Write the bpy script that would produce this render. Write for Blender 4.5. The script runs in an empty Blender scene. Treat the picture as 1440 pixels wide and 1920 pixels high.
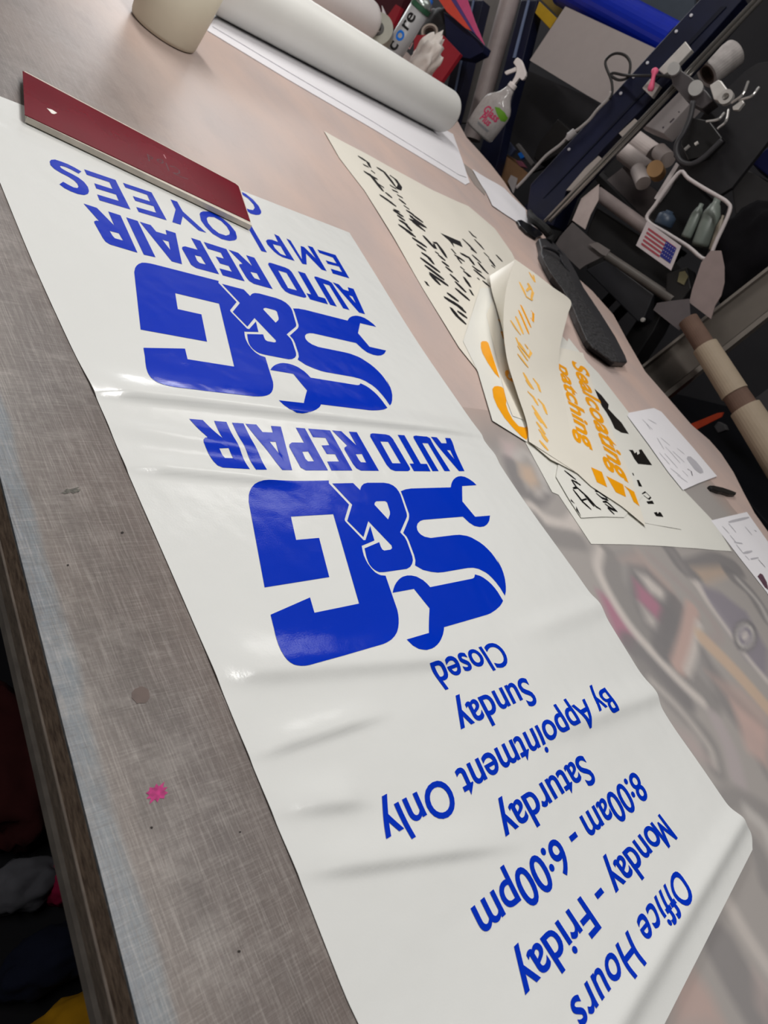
import bpy, bmesh, math, random
import numpy as np
from mathutils import Vector, Matrix
from mathutils.geometry import tessellate_polygon
random.seed(7)
SC = bpy.context.scene
COL = SC.collection

# ------------------------------------------------------------------ camera, light, exposure
T = 0.80            # table top height (m)
H = 0.44            # lens above the table top
F = 1363.056        # focal length in pixels of the 1440x1920 frame
M = np.array([[0.66481009, -0.47957716, 0.57274191],
              [-0.0321332, -0.78435959, -0.61947356],
              [0.74632098, 0.39342824, -0.53686052]])   # rows: camera right, down, forward in world axes
CAMZ = T + H
cam_d = bpy.data.cameras.new('camera')
cam = bpy.data.objects.new('camera', cam_d)
COL.objects.link(cam)
R3 = Matrix(((M[0][0], -M[1][0], -M[2][0]), (M[0][1], -M[1][1], -M[2][1]), (M[0][2], -M[1][2], -M[2][2])))
cam.matrix_world = Matrix.Translation((0, 0, CAMZ)) @ R3.to_4x4()
cam_d.sensor_fit = 'VERTICAL'
cam_d.sensor_height = 36.0
cam_d.lens = F / 1920.0 * 36.0
cam_d.clip_start = 0.02
cam_d.clip_end = 60
cam_d.dof.use_dof = True
cam_d.dof.focus_distance = 0.72
cam_d.dof.aperture_fstop = 13.0
SC.camera = cam

SC.view_settings.view_transform = 'Standard'
SC.view_settings.look = 'None'
SC.view_settings.gamma = 1.0
SC.view_settings.use_curve_mapping = False
SC.view_settings.exposure = 0.0
SC.cycles.use_denoising = True
SC.cycles.max_bounces = 6

world = bpy.data.worlds.new('room_fill')
SC.world = world
world.use_nodes = True
world.node_tree.nodes['Background'].inputs[0].default_value = (0.92, 0.96, 1.0, 1)
world.node_tree.nodes['Background'].inputs[1].default_value = 0.10

def area_light(name, loc, sx, sy, watts, color, target=None):
    d = bpy.data.lights.new(name, 'AREA')
    d.shape = 'RECTANGLE'
    d.size = sx
    d.size_y = sy
    d.energy = watts
    d.color = color
    o = bpy.data.objects.new(name, d)
    COL.objects.link(o)
    o.location = loc
    if target is not None:
        o.rotation_euler = (Vector(target) - Vector(loc)).to_track_quat('-Z', 'Y').to_euler()
    return o

CEIL = T + 1.9
WARM = (1.0, 0.98, 0.95)
YL = 5.6            # the left end wall
area_light('ceiling_tube_and_fill', (0.78, 0.35, CEIL - 0.06), 0.14, 1.2, 26, WARM)
area_light('ceiling_tube_and_fill', (0.85, 2.3, CEIL - 0.06), 0.14, 1.2, 26, WARM)
area_light('ceiling_tube_and_fill', (-1.1, 0.6, CEIL - 0.06), 0.14, 1.2, 16, WARM)  # added fill tube behind the camera, brightening the table's front edge
area_light('added_wall_light', (2.75, YL - 0.06, T + 0.85), 1.7, 1.3, 42, (0.96, 0.98, 1.0), (2.0, 0.0, T + 0.3))  # added unseen light at the end wall for glints on the banner folds

area_light('added_wall_light', (3.74, 4.75, T + 0.80), 1.5, 0.7, 18, (0.97, 0.98, 1.0), (1.0, 1.5, T))  # second added unseen light, carrying the fold glints further across the banner

area_light('ceiling_panel_light', (2.40, 2.12, CEIL - 0.06), 1.1, 0.65, 5.2, WARM)

# ------------------------------------------------------------------ helpers
def ray(px, py):
    return np.array([px - 720.0, py - 960.0, F]) @ M

def P(px, py, h=0.0):
    """point of the photograph on the level h above the table top (world coordinates)"""
    d = ray(px, py)
    t = (h - H) / d[2]
    return Vector((d[0] * t, d[1] * t, T + h))

def PX(px, py, X):
    d = ray(px, py)
    t = X / d[0]
    return Vector((X, d[1] * t, CAMZ + d[2] * t))

def depth(p):
    return float(M[2] @ np.array([p[0], p[1], p[2] - CAMZ]))

def rw(pix, p):
    return pix * depth(p) / F

def lin(c):
    c = c / 255.0
    return c / 12.92 if c <= 0.04045 else ((c + 0.055) / 1.055) ** 2.4

def rgb(r, g, b):
    return (lin(r), lin(g), lin(b), 1.0)

MATS = {}
def mat(name, r, g, b, rough=0.6, spec=0.4, metal=0.0, var=0.06, scale=30.0, coat=0.0, bump=0.0, bscale=200.0, wav=0.0, wscale=22.0):
    if name in MATS:
        return MATS[name]
    m = bpy.data.materials.new(name)
    m.use_nodes = True
    nt = m.node_tree
    bs = nt.nodes['Principled BSDF']
    c = rgb(r, g, b)
    tc = nt.nodes.new('ShaderNodeTexCoord')
    nz = nt.nodes.new('ShaderNodeTexNoise')
    nz.inputs['Scale'].default_value = scale
    nz.inputs['Detail'].default_value = 4
    nt.links.new(tc.outputs['Object'], nz.inputs['Vector'])
    rp = nt.nodes.new('ShaderNodeValToRGB')
    rp.color_ramp.elements[0].position = 0.3
    rp.color_ramp.elements[1].position = 0.7
    rp.color_ramp.elements[0].color = tuple(max(0, x * (1 - var)) for x in c[:3]) + (1,)
    rp.color_ramp.elements[1].color = tuple(min(1, x * (1 + var)) for x in c[:3]) + (1,)
    nt.links.new(nz.outputs['Fac'], rp.inputs['Fac'])
    nt.links.new(rp.outputs['Color'], bs.inputs['Base Color'])
    bs.inputs['Roughness'].default_value = rough
    bs.inputs['Specular IOR Level'].default_value = spec
    bs.inputs['Metallic'].default_value = metal
    bs.inputs['Coat Weight'].default_value = coat
    bs.inputs['Coat Roughness'].default_value = 0.08
    if bump:
        n2 = nt.nodes.new('ShaderNodeTexNoise')
        n2.inputs['Scale'].default_value = bscale
        n2.inputs['Detail'].default_value = 3
        nt.links.new(tc.outputs['Object'], n2.inputs['Vector'])
        bp = nt.nodes.new('ShaderNodeBump')
        bp.inputs['Strength'].default_value = bump
        bp.inputs['Distance'].default_value = 0.002
        nt.links.new(n2.outputs['Fac'], bp.inputs['Height'])
        nt.links.new(bp.outputs['Normal'], bs.inputs['Normal'])
        if wav:
            n3 = nt.nodes.new('ShaderNodeTexNoise')
            n3.inputs['Scale'].default_value = wscale
            n3.inputs['Detail'].default_value = 2
            nt.links.new(tc.outputs['Object'], n3.inputs['Vector'])
            b3 = nt.nodes.new('ShaderNodeBump')
            b3.inputs['Strength'].default_value = wav
            b3.inputs['Distance'].default_value = 0.006
            nt.links.new(n3.outputs['Fac'], b3.inputs['Height'])
            nt.links.new(b3.outputs['Normal'], bp.inputs['Normal'])
    MATS[name] = m
    return m

def obj(name, bm, m=None, parent=None, smooth=False):
    me = bpy.data.meshes.new(name)
    bm.normal_update()
    bm.to_mesh(me)
    bm.free()
    if m is not None:
        for x in (m if isinstance(m, (list, tuple)) else [m]):
            me.materials.append(x)
    if smooth:
        for p in me.polygons:
            p.use_smooth = True
    o = bpy.data.objects.new(name, me)
    COL.objects.link(o)
    if parent is not None:
        o.parent = parent
        o.matrix_parent_inverse = Matrix.Translation(-parent.location) if parent.type == 'EMPTY' else Matrix.Identity(4)
    return o

def tag(o, label, cat, group=None, kind=None):
    o['label'] = label
    o['category'] = cat
    if group:
        o['group'] = group
    if kind:
        o['kind'] = kind
    return o

def thing(name, label, cat, loc=(0, 0, 0), group=None):
    o = bpy.data.objects.new(name, None)
    o.empty_display_size = 0.05
    COL.objects.link(o)
    o.location = loc
    return tag(o, label, cat, group)

def struct(name, bm, m):
    o = obj(name, bm, m)
    o['kind'] = 'structure'
    return o

def bm_box(bm, a, b):
    x0, y0, z0 = a
    x1, y1, z1 = b
    v = [bm.verts.new(p) for p in ((x0, y0, z0), (x1, y0, z0), (x1, y1, z0), (x0, y1, z0), (x0, y0, z1), (x1, y0, z1), (x1, y1, z1), (x0, y1, z1))]
    for f in ((0, 3, 2, 1), (4, 5, 6, 7), (0, 1, 5, 4), (1, 2, 6, 5), (2, 3, 7, 6), (3, 0, 4, 7)):
        bm.faces.new([v[i] for i in f])
    return bm

def box(a, b, bevel=0.0):
    bm = bm_box(bmesh.new(), a, b)
    if bevel:
        bmesh.ops.bevel(bm, geom=bm.edges[:], offset=bevel, segments=2, affect='EDGES', profile=0.5)
    return bm

def prism(pts, vec, bevel=0.0):
    """closed solid from a planar outline (3-D points) pushed along vec"""
    bm = bmesh.new()
    vec = Vector(vec)
    a = [bm.verts.new(p) for p in pts]
    b = [bm.verts.new(Vector(p) + vec) for p in pts]
    n = len(pts)
    tris = tessellate_polygon([[Vector(p) for p in pts]])
    for t in tris:
        bm.faces.new([a[i] for i in t])
        bm.faces.new([b[i] for i in reversed(t)])
    for i in range(n):
        j = (i + 1) % n
        bm.faces.new((a[i], a[j], b[j], b[i]))
    bmesh.ops.recalc_face_normals(bm, faces=bm.faces[:])
    bmesh.ops.dissolve_limit(bm, angle_limit=0.001, verts=bm.verts[:], edges=bm.edges[:])
    if bevel:
        bmesh.ops.bevel(bm, geom=[e for e in bm.edges if e.calc_face_angle(0) > 0.6], offset=bevel, segments=2, affect='EDGES', profile=0.5)
    return bm

def slab(pix, X, th, bevel=0.0, zmin=None):
    pts = [PX(x, y, X) for x, y in pix]
    if zmin is not None:
        for p in pts:
            p.z = max(p.z, zmin)
    return prism(pts, (th, 0, 0), bevel)

def plate(pix, h, th, bevel=0.0):
    return prism([P(x, y, h) for x, y in pix], (0, 0, th), bevel)

def catmull(pts, n=6, closed=False):
    pts = [Vector(p) for p in pts]
    out = []
    m = len(pts)
    seg = m if closed else m - 1
    for i in range(seg):
        p0 = pts[(i - 1) % m] if closed or i > 0 else pts[0] * 2 - pts[1]
        p1 = pts[i]
        p2 = pts[(i + 1) % m]
        p3 = pts[(i + 2) % m] if closed or i + 2 < m else pts[m - 1] * 2 - pts[m - 2]
        for k in range(n):
            t = k / n
            out.append(0.5 * ((2 * p1) + (p2 - p0) * t + (2 * p0 - 5 * p1 + 4 * p2 - p3) * t * t + (3 * p1 - p0 - 3 * p2 + p3) * t ** 3))
    if not closed:
        out.append(pts[-1])
    return out

def tube(pts, r, seg=14, bm=None, cap=True):
    """round rod along points; r a number or one radius per point"""
    bm = bm or bmesh.new()
    pts = [Vector(p) for p in pts]
    rs = r if isinstance(r, (list, tuple)) else [r] * len(pts)
    rings = []
    prev = None
    for i, p in enumerate(pts):
        d = (pts[min(i + 1, len(pts) - 1)] - pts[max(i - 1, 0)]).normalized()
        if prev is None:
            u = d.cross(Vector((0, 0, 1)))
            if u.length < 0.1:
                u = d.cross(Vector((0, 1, 0)))
        else:
            u = prev - d * prev.dot(d)
        u.normalize()
        prev = u
        w = d.cross(u)
        rings.append([bm.verts.new(p + (u * math.cos(a) + w * math.sin(a)) * rs[i]) for a in [2 * math.pi * k / seg for k in range(seg)]])
    for a, b in zip(rings, rings[1:]):
        for k in range(seg):
            bm.faces.new((a[k], a[(k + 1) % seg], b[(k + 1) % seg], b[k]))
    if cap:
        bm.faces.new(list(reversed(rings[0])))
        bm.faces.new(rings[-1])
    return bm

def ring_tube(a, b, ro, ri, seg=32, bm=None):
    """hollow tube (cardboard core, roll of tape) from a to b"""
    bm = bm or bmesh.new()
    a = Vector(a)
    b = Vector(b)
    d = (b - a).normalized()
    u = d.cross(Vector((0, 0, 1)))
    if u.length < 0.1:
        u = d.cross(Vector((0, 1, 0)))
    u.normalize()
    w = d.cross(u)
    def rg(c, r):
        return [bm.verts.new(c + (u * math.cos(t) + w * math.sin(t)) * r) for t in [2 * math.pi * k / seg for k in range(seg)]]
    r4 = [rg(a, ri), rg(a, ro), rg(b, ro), rg(b, ri)]
    for i in range(4):
        p, q = r4[i], r4[(i + 1) % 4]
        for k in range(seg):
            bm.faces.new((p[k], p[(k + 1) % seg], q[(k + 1) % seg], q[k]))
    bmesh.ops.recalc_face_normals(bm, faces=bm.faces[:])
    return bm

def lathe(base, profile, seg=40, axis=(0, 0, 1), sx=1.0, sy=1.0, bm=None):
    """profile: (radius, height) pairs turned about axis through base"""
    bm = bm or bmesh.new()
    base = Vector(base)
    ax = Vector(axis).normalized()
    u = ax.cross(Vector((0, 1, 0))) if abs(ax.y) < 0.9 else ax.cross(Vector((1, 0, 0)))
    u.normalize()
    w = ax.cross(u)
    rings = []
    for r, z in profile:
        rings.append([bm.verts.new(base + ax * z + (u * math.cos(t) * sx + w * math.sin(t) * sy) * max(r, 1e-5)) for t in [2 * math.pi * k / seg for k in range(seg)]])
    for a, b in zip(rings, rings[1:]):
        for k in range(seg):
            bm.faces.new((a[k], a[(k + 1) % seg], b[(k + 1) % seg], b[k]))
    bm.faces.new(list(reversed(rings[0])))
    bm.faces.new(rings[-1])
    bmesh.ops.recalc_face_normals(bm, faces=bm.faces[:])
    return bm

def flat_poly(bm, outer, holes=(), eps=0):
    loops = [[Vector((x, y, 0)) for x, y in outer]] + [[Vector((x, y, 0)) for x, y in h] for h in holes]
    flat = [v for lp in loops for v in lp]
    vs = [bm.verts.new(v) for v in flat]
    for t in tessellate_polygon(loops):
        try:
            bm.faces.new([vs[i] for i in t])
        except ValueError:
            pass

def gridcut(bm, step):
    if not bm.verts:
        return
    xs = [v.co.x for v in bm.verts]
    ys = [v.co.y for v in bm.verts]
    for ax, lo, hi in ((0, min(xs), max(xs)), (1, min(ys), max(ys))):
        k = math.ceil(lo / step)
        while k * step < hi:
            co = [0, 0, 0]
            no = [0, 0, 0]
            co[ax] = k * step
            no[ax] = 1
            bmesh.ops.bisect_plane(bm, geom=bm.verts[:] + bm.edges[:] + bm.faces[:], dist=1e-6, plane_co=co, plane_no=no)
            k += 1

def up_normals(bm):
    bm.normal_update()
    for f in bm.faces:
        if f.normal.z < 0:
            f.normal_flip()

def text_bm(s, bold=0.0, shear=0.0, res=5, space=1.0):
    cu = bpy.data.curves.new('t', 'FONT')
    cu.body = s
    cu.size = 1.0
    cu.offset = bold
    cu.shear = shear
    cu.space_character = space
    cu.resolution_u = res
    cu.dimensions = '2D'
    cu.fill_mode = 'BOTH'
    o = bpy.data.objects.new('t', cu)
    COL.objects.link(o)
    dg = bpy.context.evaluated_depsgraph_get()
    dg.update()
    me = o.evaluated_get(dg).to_mesh()
    bm = bmesh.new()
    bm.from_mesh(me)
    o.evaluated_get(dg).to_mesh_clear()
    bpy.data.objects.remove(o)
    bpy.data.curves.remove(cu)
    bmesh.ops.remove_doubles(bm, verts=bm.verts[:], dist=1e-5)
    return bm

# ------------------------------------------------------------------ the room
m_floor = mat('floor_concrete', 62, 60, 58, 0.8, 0.2, var=0.25, scale=6)
m_wall = mat('wall_paint_grey', 50, 49, 52, 0.85, 0.2, var=0.1, scale=3)
m_wallw = mat('wall_paint_white', 168, 164, 158, 0.85, 0.2, var=0.05, scale=3)
m_ceil = mat('ceiling_tile', 190, 188, 184, 0.9, 0.2, var=0.05, scale=8)
struct('floor', box((-2.5, -3.5, -0.05), (3.9, YL + 0.1, 0)), m_floor)
struct('ceiling', box((-2.5, -3.5, CEIL), (3.9, YL + 0.1, CEIL + 0.05)), m_ceil)
struct('wall_back', box((3.8, -3.5, 0), (3.9, YL + 0.1, CEIL)), m_wall)
struct('wall_left', box((-2.5, YL, 0), (3.8, YL + 0.1, CEIL)), m_wallw)
struct('wall_right', box((-2.5, -3.5, 0), (3.8, -3.4, CEIL)), m_wall)
struct('wall_front', box((-2.5, -3.4, 0), (-2.4, YL, CEIL)), m_wall)

# ------------------------------------------------------------------ the work table
NE = [(0, 890), (60, 1130), (120, 1400), (175, 1640), (262, 1920)]
def edge_x(y):                       # near edge of the mat
    return 0.1885 + 0.0735 * y
FAR = [(1440, 997), (1415, 962), (1395, 925), (1375, 885), (1352, 850), (1330, 825), (1297, 797), (1245, 737), (1210, 697), (1177, 640), (1150, 590), (1110, 545), (1076, 515), (1030, 455), (987, 393), (959, 362), (945, 340), (921, 309), (898, 283), (875, 258)]
far_xy = [(P(*p).x, P(*p).y) for p in FAR]
outline = [(edge_x(-1.2), -1.2), (far_xy[0][0] - 0.10, -1.2)] + far_xy + [(2.74, 2.75), (2.74, 4.6), (edge_x(4.6), 4.6)]

def wood_mat(name, c1, c2, flecks=0.0):
    m = bpy.data.materials.new(name)
    m.use_nodes = True
    nt = m.node_tree
    bs = nt.nodes['Principled BSDF']
    tc = nt.nodes.new('ShaderNodeTexCoord')
    mp = nt.nodes.new('ShaderNodeMapping')
    mp.inputs['Scale'].default_value = (60, 26, 90)
    nt.links.new(tc.outputs['Object'], mp.inputs['Vector'])
    nz = nt.nodes.new('ShaderNodeTexNoise')
    nz.inputs['Scale'].default_value = 3.0
    nz.inputs['Detail'].default_value = 8
    nz.inputs['Roughness'].default_value = 0.7
    nt.links.new(mp.outputs['Vector'], nz.inputs['Vector'])
    rp = nt.nodes.new('ShaderNodeValToRGB')
    e = rp.color_ramp.elements
    e[0].position = 0.35
    e[0].color = rgb(*c1)
    e[1].position = 0.72
    e[1].color = rgb(*c2)
    if flecks:
        q = e.new(0.80)
        q.color = rgb(150, 130, 112)
    nt.links.new(nz.outputs['Fac'], rp.inputs['Fac'])
    nt.links.new(rp.outputs['Color'], bs.inputs['Base Color'])
    bs.inputs['Roughness'].default_value = 0.75
    bs.inputs['Specular IOR Level'].default_value = 0.25
    bp = nt.nodes.new('ShaderNodeBump')
    bp.inputs['Strength'].default_value = 0.35
    bp.inputs['Distance'].default_value = 0.003
    nt.links.new(nz.outputs['Fac'], bp.inputs['Height'])
    nt.links.new(bp.outputs['Normal'], bs.inputs['Normal'])
    return m
m_wood = wood_mat('dark_stained_board', (92, 76, 66), (170, 148, 128), 1)
m_wood2 = wood_mat('dark_plywood_edge', (92, 83, 74), (136, 122, 110))
m_ltrim = mat('worn_edge_strip', 164, 152, 142, 0.7, 0.3, var=0.2, scale=60)

table = thing('work_table', 'large layout table with a dark layered wooden edge under the grey mat', 'table', (0, 1.0, 0))
MT = 0.003          # mat thickness; the mat's upper face is the level T
inset = 0.004
obj('tabletop', prism([(x + (inset if i in (0, len(outline) - 1) else -inset), y, T - MT - 0.0235) for i, (x, y) in enumerate(outline)], (0, 0, 0.0233)), m_wood, table)
def edge_run(z0, z1, dx0, dx1):
    return prism([(edge_x(-1.2) + dx0, -1.2, z0), (edge_x(-1.2) + dx1, -1.2, z0), (edge_x(4.6) + dx1, 4.6, z0), (edge_x(4.6) + dx0, 4.6, z0)], (0, 0, z1 - z0))
obj('edge_board', edge_run(T - MT - 0.0235, T - MT - 0.0005, 0.0, 0.0035), m_wood, table)
obj('crack_strip', edge_run(T - MT - 0.0250, T - MT - 0.0238, -0.0012, 0.05), m_ltrim, table)
obj('lower_board', edge_run(T - MT - 0.0420, T - MT - 0.0252, 0.0, 0.06), m_wood2, table)
obj('trim_strip', edge_run(T - MT - 0.0510, T - MT - 0.0423, -0.003, 0.06), mat('grey_worn_strip', 112, 106, 100, 0.7, 0.3, var=0.2, scale=60), table)
m_leg = mat('table_leg_timber', 52, 44, 38, 0.8, 0.2)
for lx, ly in ((edge_x(-1.0) + 0.12, -1.0), (1.7, -1.0), (edge_x(4.3) + 0.12, 4.3), (2.55, 4.3), (edge_x(1.7) + 0.25, 1.7)):
    obj('leg', box((lx - 0.04, ly - 0.04, 0), (lx + 0.04, ly + 0.04, T - MT - 0.0515)), m_leg, table)
obj('lower_shelf', box((0.27, -1.0, 0.205), (1.55, 1.5, 0.235)), mat('black_shelf_board', 22, 22, 26, 0.8, 0.2), table)

# translucent cutting mat: darker grey near the bare edge, lighter beige further in
def mat_material():
    m = bpy.data.materials.new('cutting_mat_plastic')
    m.use_nodes = True
    nt = m.node_tree
    L = nt.links.new
    bs = nt.nodes['Principled BSDF']
    tc = nt.nodes.new('ShaderNodeTexCoord')
    sp = nt.nodes.new('ShaderNodeSeparateXYZ')
    L(tc.outputs['Object'], sp.inputs[0])
    def math_n(op, a, b):
        n = nt.nodes.new('ShaderNodeMath')
        n.operation = op
        for i, v in enumerate((a, b)):
            if isinstance(v, (int, float)):
                n.inputs[i].default_value = v
            else:
                L(v, n.inputs[i])
        return n.outputs[0]
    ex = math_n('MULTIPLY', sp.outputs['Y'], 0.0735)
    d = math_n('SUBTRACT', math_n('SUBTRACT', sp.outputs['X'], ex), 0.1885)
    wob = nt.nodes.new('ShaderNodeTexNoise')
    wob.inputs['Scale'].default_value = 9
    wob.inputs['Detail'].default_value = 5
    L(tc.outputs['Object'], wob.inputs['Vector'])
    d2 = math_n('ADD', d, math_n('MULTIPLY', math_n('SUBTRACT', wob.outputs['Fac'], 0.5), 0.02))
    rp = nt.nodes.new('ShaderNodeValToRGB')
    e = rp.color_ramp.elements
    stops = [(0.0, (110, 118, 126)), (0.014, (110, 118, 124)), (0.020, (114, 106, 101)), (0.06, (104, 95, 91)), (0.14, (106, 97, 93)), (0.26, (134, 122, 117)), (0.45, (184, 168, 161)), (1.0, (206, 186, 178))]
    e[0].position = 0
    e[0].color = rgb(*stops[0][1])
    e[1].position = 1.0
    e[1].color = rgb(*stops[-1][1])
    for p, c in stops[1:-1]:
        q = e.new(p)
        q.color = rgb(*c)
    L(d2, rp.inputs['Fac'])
    # large soft blotches of what lies beneath
    b1 = nt.nodes.new('ShaderNodeTexNoise')
    b1.inputs['Scale'].default_value = 5
    b1.inputs['Detail'].default_value = 3
    mpb = nt.nodes.new('ShaderNodeMapping')
    mpb.inputs['Scale'].default_value = (1.3, 0.6, 1)
    L(tc.outputs['Object'], mpb.inputs['Vector'])
    L(mpb.outputs['Vector'], b1.inputs['Vector'])
    br = nt.nodes.new('ShaderNodeValToRGB')
    br.color_ramp.elements[0].position = 0.32
    br.color_ramp.elements[0].color = rgb(228, 230, 234)
    br.color_ramp.elements[1].position = 0.68
    br.color_ramp.elements[1].color = rgb(255, 246, 240)
    L(b1.outputs['Fac'], br.inputs['Fac'])
    mx = nt.nodes.new('ShaderNodeMix')
    mx.data_type = 'RGBA'
    mx.blend_type = 'MULTIPLY'
    mx.inputs['Factor'].default_value = 0.8
    L(rp.outputs['Color'], mx.inputs[6])
    L(br.outputs['Color'], mx.inputs[7])
    col = mx.outputs[2]
    # knife scratches: fine lines along and across, strongest near the worn edge
    wear = nt.nodes.new('ShaderNodeMapRange')
    wear.inputs['From Min'].default_value = 0.02
    wear.inputs['From Max'].default_value = 0.45
    wear.inputs['To Min'].default_value = 1.0
    wear.inputs['To Max'].default_value = 0.10
    L(d, wear.inputs['Value'])
    for sc, rot, light, amt, lo in (((520, 16, 1), 0.03, 1, 0.24, 0.48), ((26, 560, 1), 0.05, 1, 0.16, 0.50), ((460, 20, 1), -0.02, 0, 0.34, 0.50), ((28, 520, 1), 0.08, 0, 0.32, 0.51), ((260, 5, 1), 0.05, 1, 0.22, 0.60), ((5, 240, 1), 0.02, 1, 0.15, 0.62), ((14, 6, 1), 0.3, 0, 0.42, 0.50), ((9, 16, 1), 0.1, 1, 0.16, 0.52)):
        mp = nt.nodes.new('ShaderNodeMapping')
        mp.inputs['Scale'].default_value = sc
        mp.inputs['Rotation'].default_value = (0, 0, rot)
        L(tc.outputs['Object'], mp.inputs['Vector'])
        n = nt.nodes.new('ShaderNodeTexNoise')
        n.inputs['Scale'].default_value = 1.6
        n.inputs['Detail'].default_value = 5
        n.inputs['Roughness'].default_value = 0.75
        L(mp.outputs['Vector'], n.inputs['Vector'])
        r = nt.nodes.new('ShaderNodeMapRange')
        r.inputs['From Min'].default_value = lo
        r.inputs['From Max'].default_value = lo + 0.14
        r.inputs['To Max'].default_value = amt
        L(n.outputs['Fac'], r.inputs['Value'])
        mm = nt.nodes.new('ShaderNodeMix')
        mm.data_type = 'RGBA'
        L(math_n('MULTIPLY', r.outputs[0], wear.outputs[0]), mm.inputs['Factor'])
        L(col, mm.inputs[6])
        mm.inputs[7].default_value = rgb(188, 182, 176) if light else rgb(72, 64, 60)
        col = mm.outputs[2]
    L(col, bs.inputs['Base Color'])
    bs.inputs['Roughness'].default_value = 0.42
    bs.inputs['Specular IOR Level'].default_value = 0.35
    nb = nt.nodes.new('ShaderNodeTexNoise')
    nb.inputs['Scale'].default_value = 420
    L(tc.outputs['Object'], nb.inputs['Vector'])
    bp = nt.nodes.new('ShaderNodeBump')
    bp.inputs['Strength'].default_value = 0.08
    bp.inputs['Distance'].default_value = 0.001
    L(nb.outputs['Fac'], bp.inputs['Height'])
    L(bp.outputs['Normal'], bs.inputs['Normal'])
    return m
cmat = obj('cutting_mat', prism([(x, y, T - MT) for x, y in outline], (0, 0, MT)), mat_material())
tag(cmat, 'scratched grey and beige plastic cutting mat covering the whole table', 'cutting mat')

def spot(name, pix, h, m, parent):
    bm = bmesh.new()
    flat_poly(bm, [(P(x, y).x, P(x, y).y) for x, y in pix])
    for v in bm.verts:
        v.co.z = T + h
    up_normals(bm)
    return obj(name, bm, m, parent)
def blot(cx, cy, rx, ry, rot=0.0, n=22, jag=0.12, seed=1):
    rnd = random.Random(seed)
    out = []
    for k in range(n):
        a = 2 * math.pi * k / n
        q = 1 + rnd.uniform(-jag, jag)
        x, y = rx * q * math.cos(a), ry * q * math.sin(a)
        out.append((cx + x * math.cos(rot) - y * math.sin(rot), cy + x * math.sin(rot) + y * math.cos(rot)))
    return out
m_pink = mat('magenta_marker_ink', 164, 40, 106, 0.6, 0.3, var=0.35, scale=260)
m_brown = mat('dried_brown_drip', 88, 72, 66, 0.5, 0.4, var=0.15, scale=120)
m_speck = mat('dark_speck', 42, 38, 36, 0.7, 0.2)
star = []
for k in range(20):
    a = 2 * math.pi * k / 20 - 0.6
    r = (1.0 if k % 2 == 0 else 0.66) * (1.12 if k % 5 == 0 else 0.92)
    x, y = 25 * r * math.cos(a), 18 * r * math.sin(a)
    star.append((294 + x * 0.87 + y * 0.5, 1487 - x * 0.5 + y * 0.87))
o = spot('marker_stain', star, 0.0003, m_pink, cmat)
o['label'] = 'magenta ink blot'
o = spot('drip_stain', blot(264, 1304, 17, 16, seed=3, jag=0.08), 0.0003, m_brown, cmat)
o['label'] = 'round brown stain'
o = spot('scuff_stain', blot(133, 920, 15, 4.5, rot=-0.15, seed=5, jag=0.5), 0.0003, mat('grey_scuff', 84, 82, 76, 0.6, 0.3, var=0.4, scale=400), cmat)
spot('dirt_speck', blot(229, 999, 2.6, 2.2, seed=6), 0.0003, m_speck, cmat)
spot('dirt_speck', blot(127, 1060, 2.2, 1.8, seed=7), 0.0003, m_speck, cmat)
spot('dirt_speck', blot(450, 1560, 2.0, 1.6, seed=8), 0.0003, m_speck, cmat)
spot('dirt_speck', blot(448, 1784, 3.0, 2.6, seed=9), 0.0003, m_speck, cmat)
spot('dirt_speck', blot(284, 1552, 2.6, 2.2, seed=10), 0.0003, m_speck, cmat)

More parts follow.
